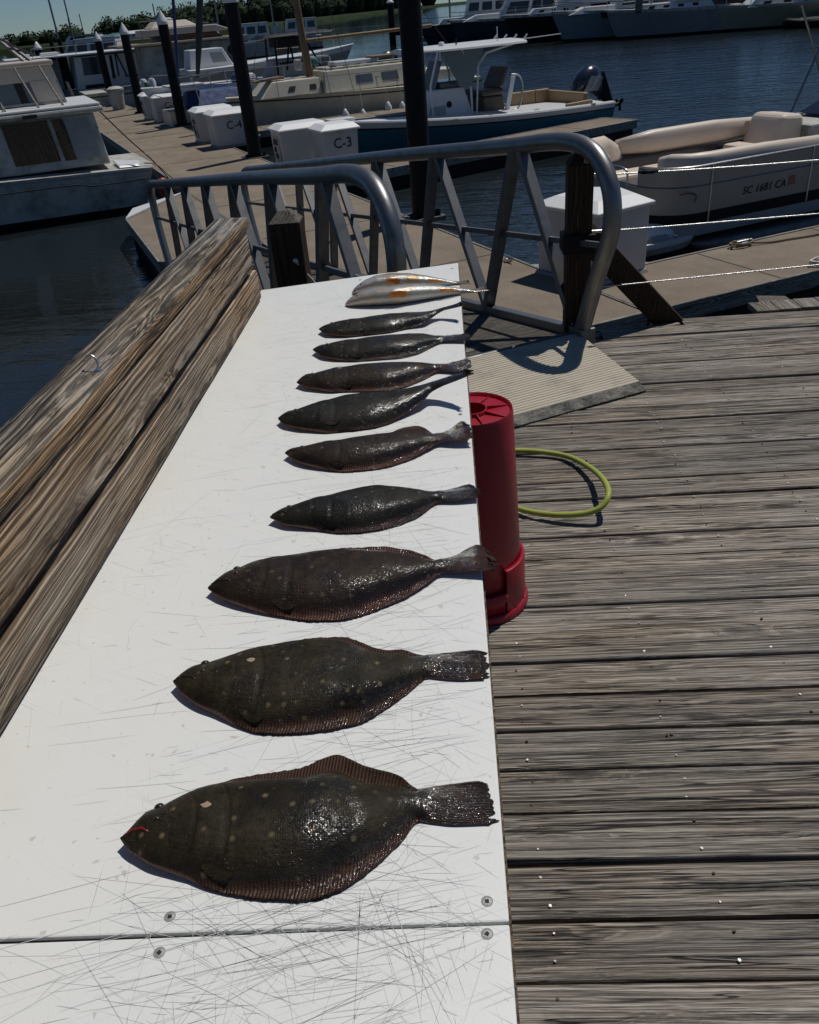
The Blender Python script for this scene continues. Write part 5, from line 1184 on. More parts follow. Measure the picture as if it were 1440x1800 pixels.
def cushion(path, w, z0, z1, name, mat, r=.11):
    """long padded roll along a path"""
    rows = []; P = [Vector((*p, 0)) for p in path]
    for i, p in enumerate(P):
        d = (P[min(i + 1, len(P) - 1)] - P[max(i - 1, 0)]).normalized(); nrm = Vector((-d.y, d.x, 0)); row = []
        e = .6 if i in (0, len(P) - 1) else 1
        for k in range(12):
            a = 2 * math.pi * k / 12; ca, sa = math.cos(a), math.sin(a)
            row.append(tuple(p + nrm * (w / 2 * e * math.copysign(abs(ca) ** .6, ca)) + Vector((0, 0, (z0 + z1) / 2 + (z1 - z0) / 2 * e * math.copysign(abs(sa) ** .6, sa)))))
        rows.append(row)
    m = MB().grid(rows, True); n = len(rows); m.f += [tuple(range(11, -1, -1)), tuple(range((n - 1) * 12, n * 12))]
    return m.build(name, mat, t, smooth='all')
cushion([(2.10, PY0 + .68), (2.02, PY0 + .40), (2.2, PY0 + .24), (2.5, PY0 + .19), (3.4, PY0 + .19), (5.6, PY0 + .19)], .22, DKZ + .50, DKZ + .84, 'near_bolster', M['vinyl'])
cushion([(2.55, PY1 - .19), (3.2, PY1 - .18), (4.4, PY1 - .18), (5.6, PY1 - .18)], .24, DKZ + .52, DKZ + .86, 'far_bolster', M['vinyl'])
cushion([(1.90, PY1 - .82), (1.86, PY1 - .5), (2.0, PY1 - .26), (2.3, PY1 - .19), (2.58, PY1 - .185)], .30, DKZ + .06, DKZ + .88, 'bow_corner_backrest', M['vinyl'])
MB().box(2.0, 5.3, PY1 - .33, PY1 - .29, DKZ + .36, DKZ + .52).build('navy_band', M['navy'], t)
MB().box(2.0, 5.3, PY1 - .36, PY1 - .30, DKZ + .01, DKZ + .355).build('back_panel', M['tan'], t)
MB().box(1.95, 5.2, PY1 - .85, PY1 - .37, DKZ + .01, DKZ + .40).build('far_seat', M['vinyl'], t, bevel=.05)
MB().box(2.0, 5.4, PY0 + .32, PY0 + .80, DKZ + .01, DKZ + .40).build('near_seat', M['vinyl'], t, bevel=.05)
for x in (2.05, 2.45): MB().box(x, x + .36, PY0 + .4, PY0 + .8, DKZ + .405, DKZ + .50).build('seat_cushion', M['vinyl'], t, bevel=.05)
MB().hexa([(4.70, PY1 - 1.0, DKZ + .02), (5.5, PY1 - 1.0, DKZ + .02), (5.5, PY1 - .3, DKZ + .02), (4.70, PY1 - .3, DKZ + .02), (5.05, PY1 - 1.0, DKZ + .92), (5.5, PY1 - 1.0, DKZ + .88), (5.5, PY1 - .3, DKZ + .88), (5.05, PY1 - .3, DKZ + .92)]).build('lounge_back', M['vinyl'], t, bevel=.10, seg=4)
MB().box(4.45, 4.80, PY1 - 1.0, PY1 - .37, DKZ + .402, DKZ + .52).build('lounge_pillow', M['vinyl'], t, bevel=.05)
MB().hexa([(5.45, PY1 - 1.15, DKZ + .02), (7.0, PY1 - 1.15, DKZ + .02), (7.0, PY1 - .3, DKZ + .02), (5.45, PY1 - .3, DKZ + .02), (5.45, PY1 - 1.15, DKZ + .73), (7.0, PY1 - 1.15, DKZ + .80), (7.0, PY1 - .3, DKZ + .80), (5.45, PY1 - .3, DKZ + .73)]).build('helm_console', M['white_dirty'], t, bevel=.03)
MB().hexa([(5.95, PY1 - 1.1, DKZ + .79), (7.2, PY1 - 1.1, DKZ + .83), (7.2, PY1 - .35, DKZ + .83), (5.95, PY1 - .35, DKZ + .79), (6.30, PY1 - 1.0, DKZ + .98), (7.2, PY1 - 1.0, DKZ + 1.06), (7.2, PY1 - .45, DKZ + 1.06), (6.30, PY1 - .45, DKZ + .98)]).build('helm_cover', M['navy'], t, bevel=.05)
MB().tube(smooth_path([(5.38, PY1 - .6, DKZ + .45), (5.38, PY1 - .6, DKZ + .70), (5.50, PY1 - .6, DKZ + .79), (5.85, PY1 - .6, DKZ + .82)], 5), .018, 7).build('grab_bar', M['alu'], t, smooth='all')
MB().tube([(6.03, PY1 - .17, DKZ + .74), (6.75, PY1 - .17, DKZ + 2.3)], .02, 7).build('awning_pole', M['alu'], t)
MB().tube([(6.95, PY1 - .17, DKZ + .74), (5.95, PY1 - .17, DKZ + 2.3)], .02, 7).build('awning_pole', M['alu'], t)
MB().ball((7.0, PY0 + .5, DKZ + .75), .32, 12, 8, (1, .7, 1)).build('helm_seat', M['vinyl'], t, smooth='all')
lettering('SC 1681 CA', .14, M['black'], t, (2.90, PY0 - .032, DKZ + .26), Matrix.Rotation(rad(90), 4, 'X'), .001, .18, 1.08)
MB().box(3.72, 3.83, PY0 - .034, PY0 - .028, DKZ + .27, DKZ + .39).build('registration_sticker', flat('sticker_red', (.30, .10, .10), .5), t)
cs = MB().tube(smooth_path([(1.85, PY0 + .01, DKZ + .40), (2.0, PY0 - .03, DKZ + .41), (2.10, PY0 - .04, DKZ + .36), (2.08, PY0 - .04, DKZ + .28)], 4), [.004] + [.008] * 11 + [.003], 5); cs.build('crescent_emblem', M['navy'], t, smooth='all')
MB().tube([(1.72, PY0 + .1, -.93), (2.1, PY0 - .0, -.98)], .012, 6).build('boarding_rail', M['white'], t)

t.location += Vector(DOCK.w((.47, .52, -.12))) - DOCK.w((0, 0, 0))
# --- small white boat by the finger pier
t = thing('small_boat', 'small white plastic boat with a hooded cockpit squeezed between dock box and pontoon boat', 'boat', (1.9, 1.9, WATER_Z), DOCK)
ZS = -1.06
def srow(f, zz):
    P = []
    for k in range(24):
        a = 2 * math.pi * k / 24; ca, sa = math.cos(a), math.sin(a)
        P.append((2.05 + (.72 if ca > 0 else .85) * math.copysign(abs(ca) ** .85, ca) * (.80 + .2 * f), 2.50 + .29 * math.copysign(abs(sa) ** .8, sa) * (.8 + .2 * f), zz))
    return P
MB().grid([srow(-.2, -1.52), srow(.3, -1.215)], True).build('hull_bottom', M['black'], t, smooth=50)
MB().grid([srow(.3, -1.215), srow(.75, -1.15)], True).build('hull', M['white_dirty'], t, smooth=50)
MB().grid([srow(.72, -1.149), srow(.74, -1.130)], True).build('side_groove', M['grey'], t, smooth=50)
MB().grid([srow(.78, -1.129), srow(1.0, -1.085), srow(1.0, ZS)], True).build('topside', M['white'], t, smooth=50)
MB().add([(x, y, z + .002) for x, y, z in srow(1.0, ZS)], [tuple(range(24))]).build('deck', M['white'], t)
hd = []
for x, w, h in ((1.86, .15, .13), (1.90, .18, .17), (2.08, .20, .18), (2.30, .19, .15), (2.50, .14, .08), (2.66, .05, .015)):
    hd.append([(x, 2.52 + w * math.cos(a), ZS + .004 + h * math.sin(a)) for a in [math.pi * k / 10 for k in range(11)]])
MB().grid(hd).build('hood', M['white'], t, smooth='all')
place(MB().lathe([(0, .004), (.07, .004), (.085, .012), (.095, .0)], 18), 'round_window', M['glassb'], t, (1.875, 2.50, ZS + .075), Matrix.Rotation(rad(-75), 4, 'Y'), smooth=True)
MB().hexa([(1.85, 2.26, ZS + .004), (2.22, 2.27, ZS + .004), (2.22, 2.33, ZS + .004), (1.85, 2.33, ZS + .004), (1.93, 2.28, ZS + .075), (2.18, 2.29, ZS + .07), (2.18, 2.33, ZS + .07), (1.93, 2.33, ZS + .075)]).build('side_step', M['grey'], t, bevel=.01)
MB().ball((2.30, 2.28, ZS + .035), .032, 10, 6).build('filler_cap', M['steel'], t, smooth='all')

# --- cream sailboat with a wooden mast
t = thing('sailboat', 'cream sailboat with a low cabin, bare wooden mast and white fenders along its side', 'sailboat', (5, 22, WATER_Z), DOCK)
hull(t, 10.2, 1.35, 22.6, 2.9, -.42, -.22, M['cream'], .9, .55, [('boot_stripe', M['stain'], -.1, .12), ('hull', M['cream'], .12, .86), ('rub_strake', M['stain'], .86, .90), ('bulwark', M['cream'], .90, 1.0)], M['cream'], 1.9)
c1, n1, l1, r1 = cabin(t, 2.25, 4.35, 21.75, 23.4, -.34, .12, .50, .0, .18, M['cream'], None, 'forward_cabin')
c2, n2, l2, r2 = cabin(t, 4.36, 8.1, 21.60, 23.5, -.36, .27, .10, .1, .22, M['cream'], None, 'cabin_trunk')
wins(c1, n1, [(.40, .52), (.78, .90)], .30, .62, M['dark'], 'porthole')
wins(c2, n2, [(.30, .46), (.55, .71), (.80, .93)], .30, .68, M['glassb'])
MB().box(4.6, 7.9, 22.0, 23.1, .272, .34).build('cabin_roof', M['white_dirty'], t, bevel=.05)
MB().box(5.0, 6.5, 22.2, 22.9, .342, .47).build('sliding_hatch', M['white'], t, bevel=.03)
MB().box(6.3, 7.6, 22.1, 22.8, .475, .53).build('teak_board', M['tan'], t, bevel=.01)
MB().hexa([(2.25, 22.0, .13), (3.2, 22.0, .18), (3.2, 22.6, .18), (2.25, 22.6, .13), (2.25, 22.0, .18), (3.2, 22.0, .24), (3.2, 22.6, .24), (2.25, 22.6, .18)]).build('teak_board', M['tan'], t, bevel=.01)
m = MB()
for k in range(7): m.box(4.75 + k * .42, 4.95 + k * .42, 21.93, 21.99, .345, .37)
m.build('grab_rail_feet', M['dark'], t)
MB().bar((4.4, 21.85, -.10), (4.75, 21.9, .34), .12, .03).build('cabin_step', M['grey'], t)
MB().tube([(4.25, 22.6, .1), (4.15, 22.6, 1.2), (3.95, 22.6, 4.5), (3.9, 22.6, 8)], [.14, .12, .11, .10], 12).build('mast', M['mastwood'], t, smooth=True)
MB().tube([(4.25, 22.55, 1.14), (8.7, 22.55, 1.22)], .055, 10).build('boom', M['mastwood'], t, smooth=True)
sh = MB()
for a, b in (((4.1, 22.6, 6), (2.2, 22.6, -.2)), ((4.0, 22.6, 7), (5.2, 21.2, -.4)), ((4.0, 22.6, 7), (4.4, 21.2, -.4)), ((4.4, 22.5, .5), (6.9, 21.4, -.25)), ((4.0, 22.6, 7), (9.6, 22.6, .3))): sh.tube([a, b], .008, 5)
sh.build('rigging', M['stain'], t)
railing(t, [(1.7, 22.2, -.25), (2.8, 21.6, -.3), (4.1, 21.25, -.34), (5.4, 21.18, -.36), (6.7, 21.18, -.38), (8.0, 21.25, -.4), (9.4, 21.6, -.4)], .50, .009, 'lifeline', M['alu_dark'])
MB().hexa([(8.1, 21.7, -.4), (10.0, 21.9, -.4), (10.0, 23.3, -.4), (8.1, 23.5, -.4), (8.15, 21.72, -.02), (10.0, 21.95, -.10), (10.0, 23.25, -.10), (8.15, 23.45, -.02)]).build('cockpit_coaming', M['cream'], t, bevel=.04)
railing(t, [(8.9, 21.7, -.1), (10.05, 22.0, -.12), (10.1, 22.9, -.12), (9.4, 23.4, -.1)], .55, .014, 'stern_rail', M['steel'])
MB().box(3.95, 4.15, 23.0, 23.3, .30, .62).build('vent_box', M['white_dirty'], t, bevel=.04)
MB().ball((4.55, 23.2, .50), .22, 10, 6, (1.2, .6, .8)).build('furled_sail', M['roofteal'], t, smooth='all')
for (x, z), lb in (((4.75, -1.05), 'white fender hanging lowest at the bow end of the cream sailboat'), ((5.35, -1.12), 'second white fender from the bow on the cream sailboat'), ((6.25, -1.0), 'fat white fender amidships on the cream sailboat'), ((6.75, -1.05), 'white fender half behind the thick piling on the cream sailboat')):
    f = thing('fender', lb, 'fender', (x, 21.0, z), DOCK, 'fenders hanging from the cream sailboat')
    MB().lathe([(0, -.2), (.08, -.19), (.115, -.12), (.115, .10), (.06, .20), (.03, .24), (0, .25)], 12, (x, 21.0, z)).build('fender_body', M['white'], f, smooth='all')
    MB().tube([(x, 21.0, z + .24), (x, 21.12, -.38)], .01, 5).build('lanyard', M['rope'], f)

# --- dark sport fishing boat with a canvas T-top
t = thing('sport_boat', 'black hulled sport boat with a white gunwale and a black canvas T-top', 'boat', (5, 27, WATER_Z), DOCK)
hull(t, 8.2, -.6, 26.6, 2.7, -.05, .10, M['black'], 1.0, .85, [('hull', M['black'], -.1, .80), ('gunwale', M['white'], .80, 1.0)], M['white'], 2.3)
cabin(t, 3.9, 5.5, 26.1, 27.2, -.05, .55, .3, .25, .1, M['grey'], None, 'console')
for a, b in (((4.2, 26.0, 0), (4.25, 26.1, 1.25)), ((4.85, 26.0, .3), (4.8, 26.1, 1.0)), ((4.55, 26.0, .2), (4.75, 26.1, 1.0)), ((5.95, 26.0, 0), (5.35, 26.1, 1.2)), ((4.2, 27.3, 0), (4.25, 27.2, 1.25)), ((5.95, 27.3, 0), (5.35, 27.2, 1.2)), ((4.3, 26.0, .42), (5.7, 26.0, .46))): MB().tube([a, b], .035, 7).build('t_top_strut', M['black'], t, smooth=True)
pass
MB().hexa([(3.7, 25.9, 1.22), (6.3, 25.9, 1.26), (6.3, 27.4, 1.26), (3.7, 27.4, 1.22), (3.9, 26.0, 1.33), (6.2, 26.0, 1.36), (6.2, 27.3, 1.36), (3.9, 27.3, 1.33)]).build('canvas_top', M['black'], t, bevel=.03)
MB().box(4.3, 6.35, 25.86, 25.90, 1.27, 1.30).build('top_piping', M['white'], t)
MB().box(4.35, 5.3, 26.05, 27.2, .92, 1.215).build('electronics_box', M['black'], t, bevel=.02)
railing(t, [(-.2, 26.3, .08), (1.0, 25.7, .05), (2.6, 25.4, 0), (4.2, 25.3, 0), (5.9, 25.3, -.02)], .38, .016, 'bow_rail', M['steel'])
MB().ball((2.75, 25.9, .12), .26, 12, 8, (1.3, .8, .8)).build('blue_buoy', M['blue'], t, smooth='all')
MB().box(3.0, 3.3, 25.7, 26.2, .0, .24).build('white_cushion', M['white'], t, bevel=.08)
# --- express cruiser bow behind it
t = thing('express_cruiser', 'pale grey cruiser with a small white cabin box behind the black T-top', 'boat', (5, 32, WATER_Z), DOCK)
hull(t, 2.0, 9.5, 32, 3.2, .30, .62, M['grey'], 1.3, .9, [('hull', M['grey'], -.1, .9), ('sheer_strake', M['white'], .9, 1.0)], M['white'], 2.2)
c, n, l, r = cabin(t, 2.2, 4.0, 31.4, 32.7, .3, .98, .1, .35, .1, M['white'], None, 'cabin_box'); wins(c, n, [(.55, .9)], .25, .8, M['grey'])
railing(t, [(4.0, 30.8, .45), (5.4, 30.9, .5), (7.0, 31.2, .56), (8.6, 31.7, .6)], .62, .016, 'bow_rail', M['alu_dark'])
MB().bar((2.2, 30.5, .06), (5.6, 30.6, .42), .05, .08).build('swim_rail', M['white'], t)
# --- blue canvas sailboat with blue mast sleeve in front of it
t = thing('sailboat', 'small sailboat under blue canvas with a bright blue sleeved mast', 'sailboat', (.5, 23, WATER_Z), DOCK)
hull(t, -.2, 3.2, 24.9, 1.9, -.55, -.45, M['cream'], .5, .8, None, M['white_dirty'], 2.2)
MB().tube([(.35, 24.9, -.2), (.75, 24.9, 2.6), (1.05, 24.9, 5)], .05, 10).build('mast', M['blue'], t, smooth=True)
MB().hexa([(.4, 24.2, -.5), (2.6, 24.2, -.5), (2.6, 25.6, -.5), (.4, 25.6, -.5), (.6, 24.6, -.05), (2.3, 24.6, -.05), (2.3, 25.2, -.05), (.6, 25.2, -.05)]).build('canvas_cover', M['blue'], t, bevel=.06)
m = MB()
for k in range(5): m.tube([(.3 + k * .55, 24.1, -.5), (.15 + k * .55, 24.1, .55)], .014, 6)
m.tube([(.0, 24.1, .40), (2.9, 24.1, .48)], .025, 6); m.tube([(.0, 24.1, .12), (2.9, 24.1, .17)], .02, 6)
m.build('deck_rail', M['steel'], t, smooth=True)
MB().box(-.1, 1.1, 24.2, 25.3, .14, .19).build('solar_panel', M['white'], t, bevel=.01)
m = MB().tube([(1.15, 25.3, .3), (1.45, 25.3, 1.5), (1.9, 25.3, 3.4)], [.06, .12, .10], 10); m.build('furled_jib', M['stain'], t, smooth=True)
# --- skiff with outboard behind the cream sailboat
t = thing('skiff', 'low skiff with a grey green outboard motor behind the cream sailboat', 'boat', (9, 28, WATER_Z), DOCK)
hull(t, 8.6, 4.0, 28, 1.9, -.55, -.3, M['white_dirty'], .6, .9, None, M['grey'], 2.2)
ob = thing('outboard_motor', 'grey green outboard motor on the skiff behind the cream sailboat', 'outboard motor', (8.7, 28, -.5), DOCK)
outboard(ob, 8.9, 27.9, -.15, 1, .95, paint('outboard_green', (.05, .065, .06), .3, grime=.1))
m = MB()
for x in (6.2, 6.5, 6.9): m.tube([(x, 27.8, -.45), (x - .05, 27.8, .42)], .022, 6)
m.box(5.95, 6.75, 27.6, 28.2, .42, .47); m.build('seat_frame', M['grey'], t)

# --- white houseboat at the end of the dock
t = thing('houseboat', 'white houseboat with blue trimmed windows and a dark porch beyond the dock', 'houseboat', (0, 41, WATER_Z), DOCK)
hull(t, 6.5, -6.5, 43.4, 4.0, -.6, -.5, M['white_dirty'], .6, .95, [('hull', M['stain'], -.1, .5), ('topside', M['white_dirty'], .5, 1)], M['white_dirty'], 4)
c, n, l, r = cabin(t, -1.35, 5.4, 41.6, 45.2, -.5, .98, .15, .1, .05, M['white'], None, 'cabin')
U = lambda v: (v + 1.35) / 6.75
for a, b, v0, v1, mt, nm in ((-1.0, .15, .42, .93, M['navy'], 'window'), (.35, .50, .25, .93, M['dark'], 'door_gap'), (-1.0, .1, .03, .14, M['dark'], 'vent'), (2.3, 2.9, .02, .22, M['dark'], 'vent'), (3.4, 5.0, .3, .85, M['glassb'], 'window')): MB().panel(n, U(a), U(b), v0, v1, .015).build(nm, mt, c, bevel=.01)
m = MB(); m.panel(n, U(.62), U(.70), .3, .95, .02); m.panel(n, U(.95), U(4.0), .27, .31, .02); m.panel(n, U(-1.3), U(4.2), .955, .995, .02)
m.hexa([Vector(p) for p in [(.75, 41.59, .9), (.83, 41.59, .9), (.83, 41.57, .9), (.75, 41.57, .9), (1.02, 41.58, -.05), (1.10, 41.58, -.05), (1.10, 41.56, -.05), (1.02, 41.56, -.05)]]); m.build('blue_trim', M['blue'], c)
MB().box(-4.3, 5.5, 41.2, 45.4, 1.0, 1.07).build('roof', M['white'], t, bevel=.02)
MB().box(-3.6, -1.36, 43.6, 45.0, -.5, .99).build('porch_back_wall', M['dark'], t)
for x in (-3.9, -3.2, -2.7, -2.0): MB().box(x - .04, x + .04, 41.5, 41.58, -.5, .998).build('porch_post', M['alu_dark'], t)
MB().box(-2.55, -1.9, 43.0, 43.5, -.45, .85).build('porch_door', M['grey'], t)
railing(t, [(-3.0, 42.2, 1.07), (-1.0, 42.2, 1.07), (1.0, 42.2, 1.07), (2.8, 42.2, 1.07)], .36, .02, 'roof_rail', M['alu_dark'])
for k, (x, w) in enumerate(((-3.6, .5), (-2.6, .8))): MB().box(x, x + w, 42.6, 43.3, 1.071, 1.22).build('deck_box', M['white'], t, bevel=.04)
# --- beige trawler
t = thing('trawler_yacht', 'beige cabin cruiser with a tan roof, flybridge and one big curtained window', 'boat', (4, 37, WATER_Z), DOCK)
hull(t, -1.5, 10.5, 38.6, 3.6, -.45, .1, M['white_dirty'], 1.2, .9, [('hull', M['white_dirty'], -.1, .82), ('sheer_stripe', M['stain'], .82, .88), ('bulwark', M['white_dirty'], .88, 1)], M['white_dirty'], 2.2)
c, n, l, r = cabin(t, 1.4, 5.9, 37.2, 40.0, -.4, 1.16, .05, .25, .06, M['white_dirty'], None, 'cabin')
MB().panel(n, .22, .72, .34, .93, .02).build('big_window', M['grey'], c, bevel=.01)
MB().panel(n, .24, .46, .37, .90, .03).build('curtain', M['glassb'], c); MB().panel(n, .48, .70, .37, .90, .03).build('curtain', M['glassb'], c)
place(MB().lathe([(0, .03), (.18, .03), (.2, 0)], 16), 'life_ring', M['dark'], t, (5.45, 37.22, .72), Matrix.Rotation(rad(90), 4, 'X'))
MB().box(.3, 6.2, 36.8, 40.3, 1.165, 1.28).build('roof', M['tan'], t, bevel=.03)
MB().box(.25, 6.25, 36.76, 36.80, 1.20, 1.26).build('roof_edge', M['cream'], t)
cabin(t, 2.2, 5.2, 37.4, 39.8, 1.285, 1.52, .1, .3, .05, M['brown_vinyl'], None, 'flybridge_base')
cabin(t, 1.6, 5.7, 37.3, 39.9, 1.525, 1.80, .05, .8, .05, M['beige'], None, 'flybridge_cover')
MB().frus((2.0, 4.2, 37.6, 39.6), 1.803, (2.3, 3.7, 37.9, 39.3), 2.08).build('canvas_peak', M['beige'], t, bevel=.05)
railing(t, [(1.5, 37.2, 1.28), (1.5, 37.2, 1.9), (3, 37.2, 1.9)], .22, .02, 'top_rail', M['alu_dark'])

# bins by the dock
t = thing('trash_bin', 'white round bin standing on the dock by the white capped piling', 'bin', (-.55, 34.2, DOCK_Z), DOCK)
MB().lathe([(0, 0), (.26, 0), (.33, .72), (.36, .73), (.36, .80), (.2, .88), (0, .9)], 16, (-.55, 34.2, DOCK_Z)).build('bin_body', M['white_dirty'], t, smooth=40)
for k, lb in enumerate(('leftmost of three white gas cylinders with green stripes by the houseboat', 'middle one of three white gas cylinders with green stripes by the houseboat', 'right one of three white gas cylinders, its stripe on the far side')):
    x = .25 + k * .34; t = thing('gas_cylinder', lb, 'cylinder', (x, 33.6, DOCK_Z), DOCK, 'white cylinders with green stripes')
    MB().lathe([(0, 0), (.15, 0), (.16, .05), (.16, .95), (.10, 1.06), (.0, 1.08)], 14, (x, 33.6, DOCK_Z)).build('cylinder_body', M['white'], t, smooth=40)
    if k < 2: MB().lathe([(.163, .03), (.163, .94)], 6, (x, 33.6, DOCK_Z), -1.6, -.3).build('green_stripe', M['green_stripe'], t, smooth=True)
slab_dock('cylinder_float', [(.06, 33.2), (1.3, 33.2), (1.3, 34.1), (.06, 34.1)])

# ------------------------------------------------------------------ far row of boats across the basin
FB = 'boats moored in the far row across the river'
def far_boat(label, x0, x1, y, B, zb_, zs_, mat, kind, name='moored_boat', extra=None, ang=0.0, stripe=None):
    fr = Frame(x0, y, ang); L = x1 - x0
    t = thing(name, label, 'boat', (0, 0, WATER_Z), fr, FB)
    hull(t, L, 0, B / 2, B, zs_, zb_, mat, 1.0, .9, [('boot_stripe', M['black'], -.1, .10), ('hull', mat, .10, .90), ('rub_rail', stripe or M['white_dirty'], .90, 1.0)], M['white_dirty'], 2.0)
    if kind == 'trawler':
        c, n, l, r = cabin(t, L * .28, L * .9, B * .18, B * .82, zs_, zs_ + .85, .5, .2, .1, M['white'], None, 'cabin'); wins(c, n, [(.12, .26), (.34, .50), (.56, .72), (.78, .92)], .35, .8)
        c, n, l, r = cabin(t, L * .40, L * .85, B * .2, B * .8, zs_ + .86, zs_ + 1.9, .5, .1, .1, M['white'], M['white'], 'wheelhouse'); wins(c, n, [(.08, .3), (.36, .6), (.66, .92)], .35, .85)
        MB().box(L * .3, L * .9, B * .15, B * .85, zs_ + 2.0, zs_ + 2.6).build('flybridge', M['white'], t, bevel=.1)
    elif kind == 'low':
        c, n, l, r = cabin(t, L * .22, L * .8, B * .2, B * .8, zs_ - .02, zs_ + .45, .5, .3, .15, M['white'], None, 'cabin_trunk'); wins(c, n, [(.12, .2), (.32, .4), (.52, .6), (.72, .80)], .35, .72, M['dark'], 'porthole')
        c, n, l, r = cabin(t, L * .5, L * .95, B * .2, B * .8, zs_ + .452, zs_ + 1.7, .3, .1, .1, M['white'], M['white'], 'deckhouse'); wins(c, n, [(.06, .3), (.38, .62), (.70, .94)], .3, .8)
        MB().tube([(L * .35, B / 2, zs_ + .4), (L * .35, B / 2, zs_ + 7)], .08, 8).build('mast', M['alu'], t, smooth=True)
    elif kind == 'express':
        c, n, l, r = cabin(t, L * .12, L * .62, B * .2, B * .8, zs_ - .02, zs_ + .42, 1.2, .3, .2, M['white'], None, 'foredeck_cabin')
        c, n, l, r = cabin(t, L * .45, L * .98, B * .15, B * .85, zs_ + .1, zs_ + 1.3, .7, .1, .1, M['white'], M['white'], 'saloon'); wins(c, n, [(.08, .46), (.52, .94)], .2, .85)
        c, n, l, r = cabin(t, L * .5, L * .98, B * .2, B * .8, zs_ + 1.36, zs_ + 2.0, .6, .1, .1, M['white'], M['navy'], 'bridge'); wins(c, n, [(.1, .9)], .3, .85)
    railing(t, [(L * .02, B * .5, zb_), (L * .10, B * .22, zb_ * .8 + zs_ * .2), (L * .22, B * .05, zs_ * .5 + zb_ * .5), (L * .45, .02, zs_ * .8 + zb_ * .2), (L * .7, .02, zs_)], .55, .025, 'bow_rail', M['steel'])
    if extra: extra(t, L, B)
    return t
def sprit(t, L, B):
    MB().hexa([(-1.6, B / 2 - .3, .38), (1.2, B / 2 - .3, .42), (1.2, B / 2 + .3, .42), (-1.6, B / 2 + .3, .38), (-1.6, B / 2 - .3, .46), (1.2, B / 2 - .3, .50), (1.2, B / 2 + .3, .50), (-1.6, B / 2 + .3, .46)]).build('bowsprit', M['mastwood'], t)
    MB().hexa([(-2.2, B / 2 - .5, -.35), (-.2, B / 2 - .5, -.25), (-.2, B / 2 + .5, -.25), (-2.2, B / 2 + .5, -.35), (-2.4, B / 2 - .5, .0), (-.2, B / 2 - .5, .0), (-.2, B / 2 + .5, 0), (-2.4, B / 2 + .5, 0)]).build('swim_platform', M['black'], t, bevel=.05)
far_boat('dark hulled boat with a varnished bowsprit, leftmost of the far row', -1.9, 6.5, 83.5, 3.2, .22, .2, M['navy'], 'low', 'moored_yacht', sprit, .02, M['black'])
far_boat('navy motor yacht with a sparkling white foredeck in the far row', .9, 10.0, 79.0, 3.8, .55, .35, M['navy'], 'express', 'motor_yacht', None, .03)
far_boat('black hulled sailboat in the far row between the navy yacht and the blue grey boat', 5.2, 14, 76.0, 3.4, .62, .45, M['black'], 'low', 'moored_sailboat', None, .03)
far_boat('blue grey boat with a flared bow in the middle of the far row', 8.5, 18.5, 71.5, 3.6, .68, .35, paint('blue_grey_hull', (.17, .22, .26), .35, grime=.3, scale=1.2), 'express', 'motor_boat', None, .05)
def anchor(t, L, B):
    MB().hexa([(-.15, B / 2 - .1, .0), (.25, B / 2 - .1, .0), (.25, B / 2 + .1, .0), (-.15, B / 2 + .1, .0), (-.3, B / 2 - .1, .40), (.1, B / 2 - .1, .40), (.1, B / 2 + .1, .40), (-.3, B / 2 + .1, .40)]).build('anchor', M['black'], t)
    MB().box(1.8, 2.3, -.3, .0, .2, 1.1).build('dark_fender', M['navy'], t, bevel=.1)
far_boat('long grey hull with three small square portholes in its white cabin, far row', 12.0, 21.5, 69.0, 3.6, .50, .20, paint('pale_grey_hull', (.21, .23, .25), .35, grime=.3, scale=1.2), 'low', 'moored_cruiser', anchor, .0)
far_boat('cream green hulled yacht at the right end of the far row', 18.7, 31, 67.5, 4.0, .25, -.05, paint('cream_green_hull', (.28, .28, .21), .35, grime=.3, scale=1.2), 'low', 'moored_trawler', None, -.02)
fr = Frame(23.6, 66.2, 0)
t = thing('inflatable_dinghy', 'dark inflatable dinghy tied alongside the cream green yacht', 'dinghy', (0, 0, WATER_Z), fr)
MB().tube(smooth_path([(3.4, -.5, WATER_Z + .28), (1.2, -.5, WATER_Z + .28), (.35, -.3, WATER_Z + .33), (.0, .15, WATER_Z + .38), (.35, .6, WATER_Z + .33), (1.2, .8, WATER_Z + .28), (3.4, .8, WATER_Z + .28)], 5), .27, 12).build('tube', M['black'], t, smooth='all')
MB().box(.5, 3.3, -.4, .7, WATER_Z + .1, WATER_Z + .2).build('floor_board', M['grey'], t)
MB().tube([(.5, -.6, WATER_Z + .62), (3.2, -.6, WATER_Z + .62)], .02, 6).build('grab_line', M['rope'], t)
t = far_boat('navy awninged boat cut off by the right edge of the picture', 25.6, 36, 62.5, 3.6, .3, .1, M['cream'], 'low', 'moored_boat')
MB().box(.3, 8, .3, 3.3, .4, 1.3).build('navy_awning', M['navy'], t, bevel=.15)
# the dock behind that row with its boat lifts
fd = struct('far_dock', (0, 0, 0)); MB().box(-3, 45, 92, 94, WATER_Z + .2, WATER_Z + .6).build('far_dock_deck', M['concrete'], fd)
bh = thing('boathouse', 'dark corrugated boat shed standing behind the far row of boats', 'shed', (8, 98, WATER_Z))
MB().box(7.5, 30, 96, 104, WATER_Z + .6, 6).build('wall', paint('shed_wall', (.10, .085, .085), .8, grime=.4, scale=.6), bh)
for i in range(9): MB().box(8 + i * 2.4, 9.6 + i * 2.4, 95.9, 95.99, 0, 4.5).build('bay_door', M['dark'], bh)

